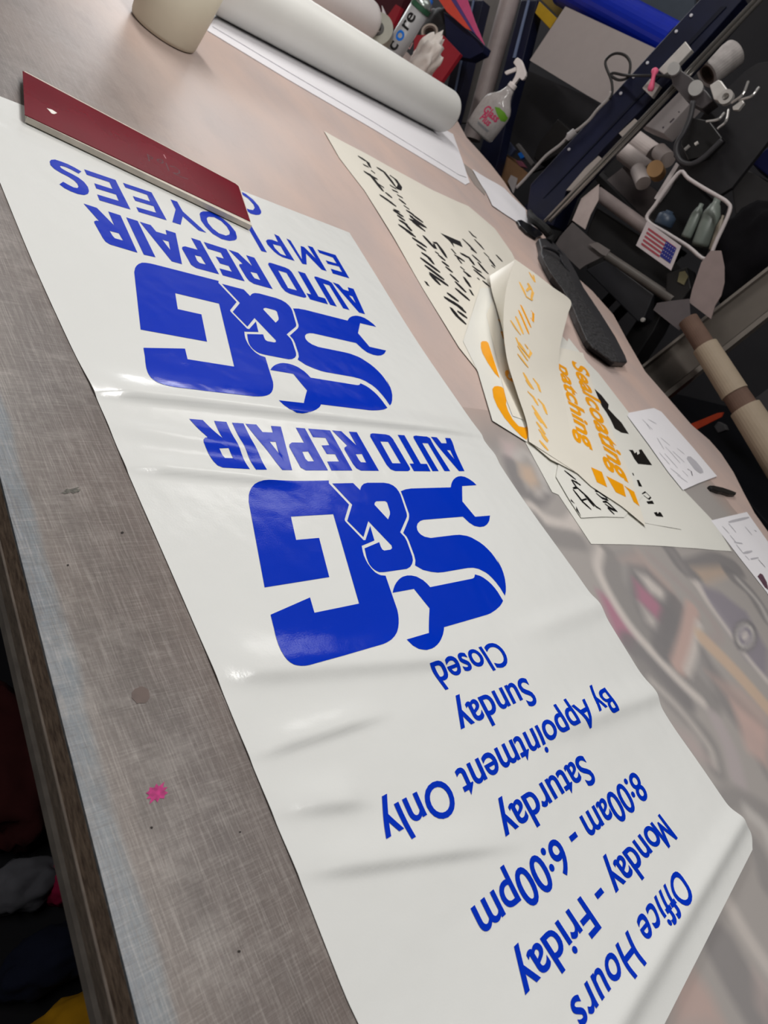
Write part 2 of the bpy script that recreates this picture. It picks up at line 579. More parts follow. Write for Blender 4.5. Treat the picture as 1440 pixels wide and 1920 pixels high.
# ------------------------------------------------------------------ airbrushed print lying under the near right of the sheets
def print_sheet():
    x0, x1, y0, y1, st = 0.46, 1.98, -0.62, 0.52, 0.0052
    nx, ny = int((x1 - x0) / st), int((y1 - y0) / st)
    gx, gy = np.meshgrid(x0 + np.arange(nx + 1) * st, y0 + np.arange(ny + 1) * st, indexing='ij')
    colr = np.zeros(gx.shape + (3,))
    colr[:] = (160, 155, 152)
    def blend(a, c):
        colr[:] = colr * (1 - a[..., None]) + np.array(c) * a[..., None]
    def w2(pl, off=(0, 0), s=1.0):
        return [(P(off[0] + x / s, off[1] + y / s).x, P(off[0] + x / s, off[1] + y / s).y) for x, y in pl]
    def stroke(pl, w, c, a=1.0, soft=0.014, off=(900, 900), s=2.667):
        pts = [(v.x, v.y) for v in catmull([Vector((q[0], q[1], 0)) for q in w2(pl, off, s)], 5)]
        dm = np.full(gx.shape, 9.0)
        for (ax, ay), (bx, by) in zip(pts, pts[1:]):
            dx, dy = bx - ax, by - ay
            t = np.clip(((gx - ax) * dx + (gy - ay) * dy) / (dx * dx + dy * dy + 1e-12), 0, 1)
            dm = np.minimum(dm, np.hypot(gx - ax - t * dx, gy - ay - t * dy))
        blend(a * np.clip((w / 2 + soft / 2 - dm) / soft, 0, 1), c)
    def fill(pl, c, a=1.0, soft=0.022, off=(900, 900), s=2.667):
        pts = w2(pl, off, s)
        ins = np.zeros(gx.shape, bool)
        dm = np.full(gx.shape, 9.0)
        n = len(pts)
        for i in range(n):
            ax, ay = pts[i]
            bx, by = pts[(i + 1) % n]
            dx, dy = bx - ax, by - ay
            t = np.clip(((gx - ax) * dx + (gy - ay) * dy) / (dx * dx + dy * dy + 1e-12), 0, 1)
            dm = np.minimum(dm, np.hypot(gx - ax - t * dx, gy - ay - t * dy))
            c1 = (ay > gy) != (by > gy)
            ins ^= c1 & (gx < (bx - ax) * (gy - ay) / (by - ay + 1e-15) + ax)
        sd = np.where(ins, dm, -dm)
        blend(a * np.clip((sd + soft / 2) / soft, 0, 1), c)
    DK, DG, LG, PK, BG, SL, PU, WH = (112, 110, 112), (134, 131, 130), (190, 186, 182), (166, 112, 132), (196, 170, 148), (186, 158, 150), (126, 121, 134), (204, 196, 190)
    # upper left of the print (beside the white banner)
    o1 = dict(off=(860, 480), s=3.429)
    fill([(120, 1000), (260, 1010), (330, 1100), (240, 1260), (150, 1180)], DG, 0.7, **o1)
    fill([(270, 1180), (360, 1200), (380, 1290), (300, 1310)], (190, 172, 172), 0.9, **o1)
    stroke([(330, 1330), (360, 1420), (420, 1530), (500, 1560), (560, 1500)], 0.03, DK, 0.7, **o1)
    fill([(390, 1340), (470, 1360), (520, 1470), (470, 1490), (400, 1420)], BG, 0.9, **o1)
    fill([(490, 1500), (545, 1500), (530, 1545), (495, 1540)], WH, 0.9, **o1)
    stroke([(370, 1290), (420, 1260), (500, 1350), (560, 1500)], 0.02, LG, 0.7, **o1)
    stroke([(470, 1620), (560, 1700), (700, 1740), (760, 1690)], 0.030, WH, 0.9, **o1)
    stroke([(480, 1690), (580, 1790), (760, 1830)], 0.04, DG, 0.9, **o1)
    # the big letter forms
    fill([(560, 340), (760, 340), (1100, 700), (1180, 1150), (1040, 1120), (800, 850), (640, 640)], (144, 141, 140), 0.8)
    fill([(590, 560), (650, 590), (770, 780), (740, 830), (680, 780)], PK, 0.95)
    stroke([(760, 830), (880, 960), (1010, 1090)], 0.045, DK, 0.8)
    stroke([(640, 380), (665, 500), (760, 660), (880, 800), (1030, 960), (1140, 1090)], 0.050, DG, 0.9)
    stroke([(598, 350), (588, 440), (640, 560), (740, 720), (860, 860), (1000, 1010), (1110, 1110)], 0.020, WH, 0.9)
    fill([(690, 400), (790, 350), (950, 520), (1010, 640), (960, 660), (830, 450)], SL, 0.45)
    fill([(750, 430), (830, 440), (970, 580), (985, 740), (930, 830), (830, 730), (745, 560)], DK, 0.75)
    fill([(770, 500), (850, 570), (920, 650), (890, 700), (790, 600)], PK, 0.95)
    fill([(785, 465), (835, 480), (945, 580), (930, 615), (850, 560)], WH, 0.9)
    fill([(800, 620), (900, 720), (890, 765), (830, 710)], WH, 0.7)
    stroke([(975, 620), (950, 740), (915, 850)], 0.045, DK, 0.8)
    stroke([(1060, 640), (1035, 780), (990, 930)], 0.030, SL, 0.95)
    stroke([(1095, 720), (1070, 850), (1035, 960)], 0.016, WH, 0.8)
    stroke([(850, 380), (1000, 520), (1130, 660), (1195, 770), (1160, 800)], 0.022, (160, 150, 148), 0.9)
    stroke([(960, 360), (1060, 500), (1180, 640), (1240, 730)], 0.018, WH, 0.8)
    stroke([(950, 350), (1040, 450), (1190, 410), (1280, 440)], 0.050, DK, 0.75)
    fill([(1060, 440), (1200, 430), (1240, 480), (1130, 520)], BG, 0.7)
    fill([(1090, 520), (1200, 560), (1330, 660), (1440, 860), (1440, 1000), (1330, 900), (1180, 680)], PU, 0.8)
    stroke([(1090, 520), (1130, 600), (1230, 740), (1330, 880), (1440, 1010)], 0.018, WH, 0.8)
    stroke([(1260, 480), (1350, 560), (1440, 700)], 0.05, DK, 0.7)
    stroke([(1290, 500), (1390, 610), (1450, 720)], 0.016, LG, 0.8)
    for rr, c in ((66, DK), (50, LG), (36, PU), (19, WH)):
        fill([(1325 + rr * 0.95 * math.cos(k * 0.4488), 780 + rr * 1.25 * math.sin(k * 0.4488)) for k in range(14)], c, 0.9, 0.01)
    fill([(1090, 820), (1150, 900), (1260, 1050), (1440, 1250), (1440, 1500), (1330, 1300), (1180, 1100)], DK, 0.6)
    stroke([(1120, 800), (1250, 930), (1350, 1040), (1470, 1180)], 0.040, BG, 0.95)
    fill([(1130, 960), (1230, 1080), (1290, 1190), (1440, 1340), (1440, 1180), (1300, 1040)], SL, 0.55)
    fill([(1260, 1110), (1440, 1260), (1440, 1440), (1330, 1350)], (196, 166, 158), 0.8)
    stroke([(820, 950), (960, 1110), (1130, 1290), (1180, 1440)], 0.035, DG, 0.9)
    stroke([(860, 1010), (1000, 1150), (1140, 1330), (1170, 1420)], 0.014, WH, 0.6)
    fill([(960, 1230), (1060, 1280), (1160, 1420), (1080, 1400)], (176, 160, 158), 0.7)
    stroke([(1180, 1200), (1250, 1350), (1290, 1500)], 0.03, (172, 162, 164), 0.8)
    # beside the curled end of the banner
    o2 = dict(off=(860, 1420), s=2.483)
    stroke([(1180, 230), (1300, 190), (1440, 260)], 0.03, DG, 0.8, **o2)
    stroke([(1270, 300), (1390, 440), (1440, 600)], 0.03, DG, 0.9, **o2)
    stroke([(1260, 690), (1340, 830), (1440, 980)], 0.022, WH, 0.7, **o2)
    stroke([(1350, 260), (1420, 330), (1460, 420)], 0.022, LG, 0.8, **o2)
    stroke([(1230, 900), (1300, 1030), (1400, 1200), (1460, 1300)], 0.055, DK, 0.6, **o2)
    fill([(1000, 1030), (1090, 990), (1170, 1100), (1240, 1260), (1000, 1260)], SL, 0.8, **o2)
    fill([(1380, 1000), (1440, 1080), (1440, 1240), (1390, 1160)], (182, 164, 160), 0.7, **o2)
    colr = colr * 0.80 + np.array((158, 152, 150)) * 0.20
    p0 = P(905, 765)
    fade = np.clip((p0.y - gy) / 0.10, 0, 1)[..., None]
    fx = np.clip((1.86 + 0.12 * (gy - 0.2) - 0.06 - gx) / 0.09, 0, 1)[..., None]
    colr = colr * fade * fx + np.array((170, 153, 146)) * (1 - fade * fx)
    bm = bmesh.new()
    cl = bm.loops.layers.float_color.new('ink')
    vs = [[bm.verts.new((gx[i, j], gy[i, j], T + 0.0004)) for j in range(ny + 1)] for i in range(nx + 1)]
    lc = np.where(colr / 255 <= 0.04045, colr / 255 / 12.92, ((colr / 255 + 0.055) / 1.055) ** 2.4)
    for i in range(nx):
        for j in range(ny):
            # keep the sheet inside the table's far edge
            lim = 1.86 + 0.12 * (gy[i, j] - 0.2)
            if gx[i, j] > lim - 0.06 or gy[i, j] > p0.y:
                continue
            f = bm.faces.new((vs[i][j], vs[i + 1][j], vs[i + 1][j + 1], vs[i][j + 1]))
            for l, (a, b) in zip(f.loops, ((i, j), (i + 1, j), (i + 1, j + 1), (i, j + 1))):
                l[cl] = (lc[a, b, 0], lc[a, b, 1], lc[a, b, 2], 1)
    bmesh.ops.delete(bm, geom=[v for v in bm.verts if not v.link_faces], context='VERTS')
    m = bpy.data.materials.new('airbrush_print')
    m.use_nodes = True
    nt = m.node_tree
    at = nt.nodes.new('ShaderNodeVertexColor')
    at.layer_name = 'ink'
    bs = nt.nodes['Principled BSDF']
    nt.links.new(at.outputs['Color'], bs.inputs['Base Color'])
    bs.inputs['Roughness'].default_value = 0.4
    bs.inputs['Specular IOR Level'].default_value = 0.35
    return tag(obj('airbrush_print', bm, m), 'faded grey pink and beige airbrush lettering print lying right of the white banner', 'print')
print_sheet()

# ------------------------------------------------------------------ the white vinyl banner
m_vinyl = mat('white_gloss_vinyl', 214, 215, 213, 0.15, 0.5, var=0.012, scale=5, bump=0.04, bscale=500, wav=0.22)
m_blue = mat('blue_gloss_vinyl', 0, 46, 178, 0.13, 0.5, var=0.03, scale=6, bump=0.05, bscale=700, wav=0.22)

RID = []
def ridge(a, b, amp, s1, s2=None, fade=0.25):
    """soft fold in the banner between two photographed points; s1 / s2 the width on its far / near side"""
    A, B = P(*a), P(*b)
    RID.append((A.x, A.y, B.x, B.y, amp, s1, s2 or s1, fade))
ridge((165, 735), (800, 806), 0.0066, 0.026, 0.0055, 0.25)
ridge((235, 878), (470, 900), 0.0044, 0.017, 0.0045, 0.3)
ridge((215, 800), (420, 835), 0.0026, 0.012, 0.012, 0.4)
ridge((430, 1266), (790, 1240), 0.0056, 0.026, 0.009, 0.3)
ridge((450, 1425), (640, 1365), 0.0044, 0.016, 0.0045, 0.4)
ridge((500, 1523), (640, 1506), 0.0048, 0.019, 0.006, 0.3)
ridge((550, 1640), (840, 1600), 0.0046, 0.020, 0.005, 0.4)
ridge((1040, 1165), (1150, 1125), 0.0040, 0.014, 0.016, 0.4)
ridge((1105, 1345), (1260, 1290), 0.0056, 0.020, 0.012, 0.4)
ridge((840, 830), (960, 865), 0.0024, 0.016, 0.012, 0.4)
END_A, END_B = P(1411, 1593), P(1235, 1920)
ed = (END_B - END_A).normalized()
en = Vector((-ed.y, ed.x, 0))
if (P(1000, 1500) - END_A).dot(en) < 0:
    en = -en
def bh(x, y):
    z = 0.0009
    for ax, ay, bx, by, amp, s1, s2, fd in RID:
        dx, dy = bx - ax, by - ay
        L2 = dx * dx + dy * dy
        t = ((x - ax) * dx + (y - ay) * dy) / L2
        if t < -0.6 or t > 1.6:
            continue
        d = ((y - ay) * dx - (x - ax) * dy) / math.sqrt(L2) * (1 if dx > 0 else -1)
        s = s1 if d > 0 else s2
        if abs(d) > 4 * s:
            continue
        q = 1.0
        if t < 0:
            q = math.exp(-(t / fd) ** 2)
        elif t > 1:
            q = math.exp(-((t - 1) / fd) ** 2)
        z += amp * q * math.exp(-(d / s) ** 2)
    le = max(0.0, min(1.0, (x - 0.311) / 0.05))      # the near edge lies flat
    z = 0.0009 + (z - 0.0009) * (0.12 + 0.88 * le * le * (3 - 2 * le))
    de = (x - END_A.x) * en.x + (y - END_A.y) * en.y
    if de < 0.16:
        q = max(0.0, min(1.0, (0.16 - de) / 0.16))
        z += 0.012 * q * q * (3 - 2 * q)
        z += 0.007 * math.exp(-((de - 0.034) / 0.011) ** 2)
    return z
def PB(px, py):
    p = P(px, py)
    for _ in range(5):
        p = P(px, py, bh(p.x, p.y))
    return p
LEFT = [(-78, 150), (-40, 245), (0, 342), (60, 488), (130, 642), (180, 742), (240, 886), (330, 1092), (400, 1252), (510, 1522), (560, 1642), (640, 1848), (675, 1925), (780, 2170)]
RIGHT = [(655, 436), (700, 508), (780, 637), (880, 783), (980, 935), (1116, 1121), (1241, 1327), (1303, 1420), (1388, 1528), (1408, 1561), (1411, 1593)]
def resample(pts, n):
    d = [0]
    for a, b in zip(pts, pts[1:]):
        d.append(d[-1] + (b - a).length)
    out = []
    j = 0
    for k in range(n + 1):
        s = d[-1] * k / n
        while j < len(pts) - 2 and d[j + 1] < s:
            j += 1
        t = (s - d[j]) / max(1e-9, d[j + 1] - d[j])
        out.append(pts[j].lerp(pts[j + 1], t))
    return out
def banner_mesh():
    nv, nu = 400, 150
    la, lb = P(*LEFT[-2]), P(*LEFT[-3])
    dl = (la - lb).normalized()
    t = ((END_A - la).dot(en)) / dl.dot(en)
    Lpts = [PB(*p) for p in LEFT[:-1]] + [la + dl * t * k for k in (0.34, 0.67, 1.0)]
    Lp = resample(catmull(Lpts, 4), nv)
    Rp = resample(catmull([PB(*p) for p in RIGHT], 4), nv)
    bm = bmesh.new()
    g = []
    for i in range(nv + 1):
        row = []
        for k in range(nu + 1):
            p = Lp[i].lerp(Rp[i], k / nu)
            # the far end is cut straight from the corner (655,436) past the rounded tip to the left
            row.append(bm.verts.new((p.x, p.y, T + bh(p.x, p.y))))
        g.append(row)
    for i in range(nv):
        for k in range(nu):
            bm.faces.new((g[i][k], g[i + 1][k], g[i + 1][k + 1], g[i][k + 1]))
    up_normals(bm)
    return bm
banner = obj('vinyl_banner', banner_mesh(), m_vinyl, smooth=True)
tag(banner, 'long white vinyl banner with upside-down blue auto repair logos and opening hours on the mat', 'banner')

def decal(name, polys, m, parent, eps=0.00035, step=0.006, xf=None, label=None, hf=bh):
    """polys: list of (outer, holes) in table-plane metres"""
    bm = bmesh.new()
    for outer, holes in polys:
        b2 = bmesh.new()
        flat_poly(b2, outer, holes)
        gridcut(b2, step)
        me = bpy.data.meshes.new('t')
        b2.to_mesh(me)
        b2.free()
        bm.from_mesh(me)
        bpy.data.meshes.remove(me)
    for v in bm.verts:
        x, y = v.co.x, v.co.y
        v.co.z = T + hf(x, y) + eps
    up_normals(bm)
    o = obj(name, bm, m, parent, smooth=True)
    if label:
        o['label'] = label
    return o
def tr(off, s, pts):
    return [(off[0] + x / s, off[1] + y / s) for x, y in pts]
def onb(pix):
    return [(PB(*p).x, PB(*p).y) for p in pix]
def rounded(pts):
    return pts
c1 = lambda *q: tr((440, 880), 7.2, q)
c2 = lambda *q: tr((600, 880), 7.2, q)
c3 = lambda *q: tr((760, 880), 7.2, q)
c4 = lambda *q: tr((480, 1060), 7.2, q)
c5 = lambda *q: tr((660, 1030), 7.2, q)
c6 = lambda *q: tr((800, 1030), 7.2, q)
c7 = lambda *q: tr((340, 770), 5.143, q)
c8 = lambda *q: tr((600, 780), 5.143, q)
G_OUT = (c1((188, 440), (190, 350), (202, 300), (225, 250), (268, 200), (325, 165), (390, 148), (460, 143), (1270, 152))
         + c2((118, 190), (390, 478), (330, 680), (340, 705), (585, 958), (612, 957), (675, 765), (733, 962), (560, 1035), (575, 1110), (590, 1165), (612, 1215), (640, 1270), (690, 1338), (740, 1390), (780, 1415), (820, 1432), (880, 1437))
         + c5((450, 355), (610, 820), (622, 880), (628, 940), (628, 1000), (622, 1060), (605, 1120), (575, 1172), (530, 1220), (480, 1252), (420, 1280), (0, 1402))
         + c4((1180, 1220), (730, 1345), (660, 1357), (600, 1358), (550, 1351), (510, 1340), (465, 1315), (420, 1277), (380, 1227), (340, 1160), (300, 1070), (265, 960), (240, 850), (195, 668), (727, 435), (787, 642), (1390, 518))
         + c1((1330, 607), (757, 640), (828, 955), (1138, 927)) + c4((987, 160), (115, 300)))
AMP = (c2((165, 193), (445, 187), (540, 283), (548, 250), (562, 222), (590, 197), (640, 183), (860, 183), (930, 195), (985, 220), (1030, 258), (1060, 298), (1085, 345), (1170, 600), (1172, 640), (1160, 670), (1080, 852), (1140, 915), (1170, 970), (1245, 1180), (1252, 1230), (1240, 1280), (1215, 1318), (1170, 1345), (870, 1388), (800, 1390), (755, 1370), (710, 1337), (670, 1290), (645, 1240), (625, 1180), (600, 1068), (797, 985), (820, 1050), (840, 1085), (865, 1098), (950, 1086), (972, 1065), (965, 1030), (650, 700), (585, 915), (367, 695), (433, 478)))
AMP_H = c2((733, 480), (737, 452), (760, 432), (880, 430), (905, 450), (943, 570), (943, 610), (917, 678))
S_OUT = (c2((1090, 297)) + c3((0, 272), (80, 260), (612, 245), (618, 205), (630, 170), (650, 138), (680, 112), (710, 98), (750, 93), (800, 102), (860, 132), (920, 175), (960, 215), (765, 227), (768, 435), (940, 642), (1142, 625), (1132, 690), (1118, 720), (1098, 748), (1060, 772), (1005, 780), (930, 765), (860, 720), (775, 640), (245, 683), (200, 698), (165, 732), (152, 775), (160, 820), (180, 855), (210, 885), (260, 912), (340, 928), (650, 890), (730, 885), (830, 900), (890, 922), (940, 950), (1000, 985), (1060, 1030), (1110, 1077), (1160, 1130), (1205, 1190), (1250, 1260), (1290, 1340))
         + c6((940, 120), (1010, 255), (1035, 325), (1055, 400), (1067, 500), (1067, 570), (1055, 627), (990, 520), (935, 447), (880, 385), (835, 342), (790, 310), (700, 265), (630, 250), (550, 253), (220, 310), (150, 315), (60, 305))
         + c5((960, 280), (850, 218)) + c2((1287, 1230), (1270, 1160), (1200, 970), (1170, 910), (1122, 858), (1195, 680), (1202, 640), (1200, 600), (1120, 370)))
WR = (c5((547, 588), (557, 540), (575, 490), (597, 450), (625, 415), (650, 392), (680, 373), (740, 355), (800, 355), (870, 370), (960, 420), (1010, 465), (1053, 512))
      + c6((600, 400), (625, 393), (642, 378), (650, 340), (720, 360), (765, 385), (800, 410), (840, 442), (880, 480), (920, 527), (960, 580), (1030, 697), (1010, 735), (985, 770), (930, 820), (860, 865), (820, 882), (232, 1052), (230, 1090), (218, 1150), (195, 1210), (170, 1255), (140, 1290), (105, 1320), (70, 1340), (0, 1360))
      + c5((960, 1356), (900, 1345), (820, 1300), (737, 1218), (1037, 1130), (1045, 797), (835, 535)))
LOGO = [(onb(G_OUT), []), (onb(AMP), [onb(AMP_H)]), (onb(S_OUT), []), (onb(WR), [])]
AUTO = [(c7((75, 80), (205, 92), (400, 268), (315, 100), (433, 110), (660, 565), (400, 550), (350, 530), (310, 490), (215, 305), (212, 280), (228, 262), (255, 258)), [c7((365, 365), (455, 362), (500, 460), (420, 458), (395, 430))]),
        (c7((488, 117), (598, 125), (825, 570), (720, 570)), []),
        (c7((617, 128), (722, 135), (782, 208), (882, 212), (863, 148), (958, 155), (1068, 575), (973, 573)), [c7((850, 300), (910, 302), (940, 415))]),
        (c7((1103, 165), (1190, 172), (1413, 577), (1200, 577), (1150, 550), (1040, 350), (1042, 325), (1065, 308), (1182, 310)), [c7((1165, 397), (1222, 395), (1280, 490), (1220, 490), (1195, 465))]),
        (c8((-115, 123), (95, 140), (312, 527), (110, 527), (68, 440), (183, 440), (145, 370), (65, 368), (15, 285), (90, 283), (52, 212), (-68, 205)), []),
        (c8((115, 140), (203, 148), (350, 285), (277, 152), (353, 157), (567, 530), (395, 528), (350, 505), (318, 465), (235, 325), (235, 305), (258, 290), (262, 288)), [c8((343, 370), (403, 368), (445, 450), (393, 447), (375, 425))]),
        (c8((483, 200), (485, 175), (505, 168), (630, 178), (670, 190), (700, 220), (865, 500), (868, 520), (850, 533), (725, 532), (680, 515), (640, 470)), [c8((580, 247), (655, 250), (777, 458), (697, 457))]),
        (c8((748, 183), (813, 187), (970, 462), (1030, 463), (1065, 535), (905, 533), (863, 460), (905, 460)), []),
        (c8((900, 210), (900, 195), (920, 190), (1030, 200), (1060, 215), (1255, 533), (1200, 533), (1040, 265), (985, 262), (1143, 533), (1085, 533)), []),
        (c8((1068, 202), (1125, 207), (1170, 263), (1220, 265), (1205, 212), (1255, 215), (1392, 533), (1340, 533)), [c8((1223, 330), (1255, 332), (1295, 418))])]
AUTO = [(onb(o), [onb(h) for h in hs]) for o, hs in AUTO]
decal('shop_logo', LOGO, m_blue, banner, label='blue logo nearest the opening hours')
decal('shop_name', AUTO, m_blue, banner, label='blue AUTO REPAIR line in the middle of the banner')
S = np.array([[1.03989281, -0.04017893], [-0.0090712, 1.09671758], [-0.00659318, 0.32048707]])
def shift(polys):
    def f(pl):
        return [tuple(np.array([x, y, 1.0]) @ S) for x, y in pl]
    return [(f(o), [f(h) for h in hs]) for o, hs in polys]
decal('shop_logo', shift(LOGO), m_blue, banner, label='blue logo in the far half of the banner')
decal('shop_name', shift(AUTO), m_blue, banner, label='blue AUTO REPAIR line beside the red panel')

c9 = lambda *q: tr((80, 280), 6.545, q)
c10 = lambda *q: tr((260, 330), 6.0, q)
c11 = lambda *q: tr((420, 420), 5.143, q)
EMP = [(c9((440, 300), (475, 275), (390, 225), (300, 180), (220, 150), (150, 127), (105, 130), (85, 150), (95, 195), (140, 240), (220, 290), (300, 330), (380, 380), (425, 425), (440, 460), (425, 478), (380, 470), (320, 440), (250, 400), (205, 432), (270, 480), (350, 520), (430, 550), (510, 563), (555, 548), (568, 515), (555, 465), (510, 405), (440, 350), (360, 305), (290, 270), (230, 235), (210, 212), (225, 203), (280, 218), (350, 250)), []),
       (c9((508, 247), (893, 378), (1077, 740), (698, 628), (668, 555), (933, 635), (900, 557), (657, 482), (632, 418), (857, 490), (818, 405), (540, 313)), []),
       (c9((985, 413), (1335, 530), (1522, 872), (1178, 770), (1147, 710), (1392, 780), (1360, 700), (1135, 632), (1105, 575), (1318, 642), (1280, 560), (1015, 470)), []),
       (c10((358, 265), (432, 290), (495, 400), (760, 640), (675, 615), (495, 455), (472, 550), (378, 520), (415, 378)), []),
       (c10((685, 430), (695, 410), (720, 400), (780, 400), (860, 430), (950, 485), (1030, 555), (1090, 630), (1105, 690), (1100, 712), (1080, 725), (1020, 732), (930, 710), (830, 650), (750, 570), (700, 500)), [c10((765, 485), (772, 467), (790, 460), (850, 465), (930, 510), (990, 570), (1025, 630), (1020, 660), (980, 672), (900, 645), (830, 590), (780, 530))]),
       (c11((225, 28), (262, 18), (413, 275), (360, 262)), []),
       (c11((483, 97), (530, 120), (680, 357), (560, 320), (520, 297), (480, 265), (420, 200), (403, 165), (420, 150), (460, 152), (520, 175)), [c11((470, 195), (545, 215), (600, 310), (545, 290), (490, 235))]),
       (c11((600, 140), (640, 160), (750, 340), (738, 213), (770, 222), (885, 335), (805, 210), (855, 225), (990, 457), (940, 440), (790, 285), (797, 393), (755, 385)), []),
       (c11((900, 247), (1075, 300), (1208, 525), (1048, 478), (1028, 432), (1138, 465), (1108, 412), (1000, 385), (980, 352), (1085, 382), (1050, 325), (920, 280)), [])]
decal('lettering', [(onb(o), [onb(h) for h in hs]) for o, hs in EMP], m_blue, banner, label='blue EMPLOYEES line half under the red panel')
ONL = \
      [(c10((1080, 160), (1140, 172), (1200, 200), (1290, 270), (1350, 340), (1378, 400), (1375, 422), (1360, 437), (1320, 440), (1260, 425), (1205, 385), (1120, 310), (1070, 220)), [c10((1120, 200), (1155, 205), (1230, 255), (1290, 320), (1305, 360), (1285, 385), (1240, 378), (1195, 355), (1140, 290), (1110, 240))])]
decal('lettering', [(onb(o), [onb(h) for h in hs]) for o, hs in ONL], m_blue, banner, label='blue letter O showing past the end of the red panel')

def warp_text(name, s, BS, BE, TS, TE, ref, m, parent, hf, bold=0.014, step=0.06, eps=0.0005, label=None, shear=0.0, onf=None, space=1.0):
    """text set on a photographed baseline BS-BE; TS / TE the top of letter `ref` above both ends"""
    bm = text_bm(s, bold, shear, space=space)
    rb = text_bm(ref, bold)
    hr = max(v.co.y for v in rb.verts)
    rb.free()
    x0 = min(v.co.x for v in bm.verts)
    x1 = max(v.co.x for v in bm.verts)
    gridcut(bm, step)
    onf = onf or (lambda q: P(*q))
    a, b, c, d = [onf(q) for q in (BS, BE, TS, TE)]
    for v in bm.verts:
        u = (v.co.x - x0) / (x1 - x0)
        w = v.co.y / hr
        p = a.lerp(b, u) * (1 - w) + c.lerp(d, u) * w
        v.co = (p.x, p.y, T + hf(p.x, p.y) + eps)
    up_normals(bm)
    o = obj(name, bm, m, parent, smooth=True)
    if label:
        o['label'] = label
    return o
onB = lambda q: PB(*q)
q4 = lambda off, s, *q: tr(off, s, q)
K12 = ((780, 1180), 5.538)
warp_text('lettering', 'Closed', *q4(*K12, (848, 125), (143, 360), (991, 357), (305, 632)), 'd', m_blue, banner, bh, onf=onB, label='blue Closed line')
warp_text('lettering', 'Sunday', *q4(*K12, (1133, 499), (360, 838), (1271, 766), (519, 1145)), 'd', m_blue, banner, bh, onf=onB, label='blue Sunday line')
warp_text('lettering', 'By Appointment Only', (1134, 1290), (701, 1530), (1161, 1332), (736, 1596), 'l', m_blue, banner, bh, onf=onB, label='blue By Appointment Only line')
warp_text('lettering', 'Saturday', (1091, 1415), (926, 1530), (1119.5, 1464.6), (958, 1590), 'd', m_blue, banner, bh, onf=onB, label='blue Saturday line')
warp_text('lettering', '8:00am - 6:00pm', (1190.5, 1445.6), (882.3, 1705), (1218, 1494), (919, 1778), '0', m_blue, banner, bh, onf=onB, label='blue 8:00am - 6:00pm line')
moline = warp_text('lettering', 'onday - Friday', (1219, 1544), (956.6, 1820), (1254.5, 1591.5), (999, 1890), 'd', m_blue, banner, bh, onf=onB, label='blue Monday - Friday line')
decal('capital', [(onb(tr((1160, 1510), 6.8, [(495, 132), (515, 108), (750, 418), (732, 443), (565, 315), (655, 525), (635, 550), (397, 235), (420, 210), (565, 398), (488, 222), (500, 212), (640, 328)])), [])], m_blue, moline, eps=0.0005)
warp_text('lettering', 'Office Hours', (1272.5, 1626), (1066, 1882.5), (1304, 1681), (1106.4, 1952), 'f', m_blue, banner, bh, onf=onB, label='blue Office Hours line', space=1.07)

# ------------------------------------------------------------------ the red panel
PH = 0.011
m_red = mat('burgundy_gloss_acrylic', 104, 0, 24, 0.10, 0.30, var=0.10, scale=14)
m_redge = mat('pale_board_edge', 196, 188, 176, 0.7, 0.3, var=0.12, scale=50)
red = thing('sign_panel', 'dark red glossy panel with pale board edge lying across the far end of the banner', 'panel', P(250, 280))
RP = [(42, 134), (441, 345), (447, 350), (469, 416), (46, 216)]
obj('board', prism([P(x, y, 0.003) + Vector((0, 0, 0)) for x, y in [(43, 143), (440, 352), (446, 357), (468, 431), (47, 229)]], (0, 0, PH - 0.0035)), m_redge, red)
obj('red_face', plate(RP, PH - 0.0004, 0.0010, 0.0002), m_red, red)
m_ink = mat('dark_red_pencil', 64, 8, 22, 0.5, 0.3)
def pen(segs, h, w, m, parent, name='handwriting', off=(0, 0), s=1.0, dz=0.0):
    bm = bmesh.new()
    for pl in segs:
        pts = [P(off[0] + x / s, off[1] + y / s, h) for x, y in pl]
        for a, b in zip(pts, pts[1:]):
            d = b - a
            n = Vector((-d.y, d.x, 0)).normalized() * w / 2
            e = d.normalized() * w * 0.3
            q = [a - e - n, b + e - n, b + e + n, a - e + n]
            bm.faces.new([bm.verts.new(x) for x in q])
    up_normals(bm)
    return obj(name, bm, m, parent)
pen([[(330, 170), (360, 290)], [(340, 180), (390, 215), (420, 235), (390, 250), (350, 220)], [(490, 265), (520, 260), (580, 270), (595, 310), (560, 325), (515, 300), (490, 265)], [(640, 320), (690, 450)], [(710, 370), (780, 385), (860, 440), (870, 490), (830, 500), (760, 485)], [(780, 500), (900, 555), (1010, 590)]], PH + 0.0007, 0.0016, m_ink, red, off=(240, 270), s=9.0)
chip = plate([(88, 203), (98, 206), (107, 212), (102, 214), (97, 213)], PH + 0.0006, 0.0002)
obj('bare_chip', chip, mat('white_chip', 225, 222, 216, 0.6, 0.3), red)
pen([[(307, 290), (311, 297)]], PH + 0.0007, 0.0014, mat('pale_scratch', 190, 140, 145, 0.5, 0.3), red, name='scratch')

# ------------------------------------------------------------------ lettered sheets stacked on the right
from mathutils.bvhtree import BVHTree
CAMP = Vector((0, 0, CAMZ))
m_sheet = mat('cream_transfer_paper', 224, 219, 207, 0.38, 0.4, var=0.015, scale=6)
m_sheetw = mat('white_transfer_paper', 222, 221, 214, 0.32, 0.4, var=0.015, scale=6)
m_black = mat('black_cut_vinyl', 14, 14, 15, 0.35, 0.4)
m_org = mat('orange_cut_vinyl', 236, 158, 4, 0.35, 0.4, var=0.04)
m_orgp = mat('pale_orange_cut_vinyl', 238, 182, 84, 0.4, 0.4, var=0.05)

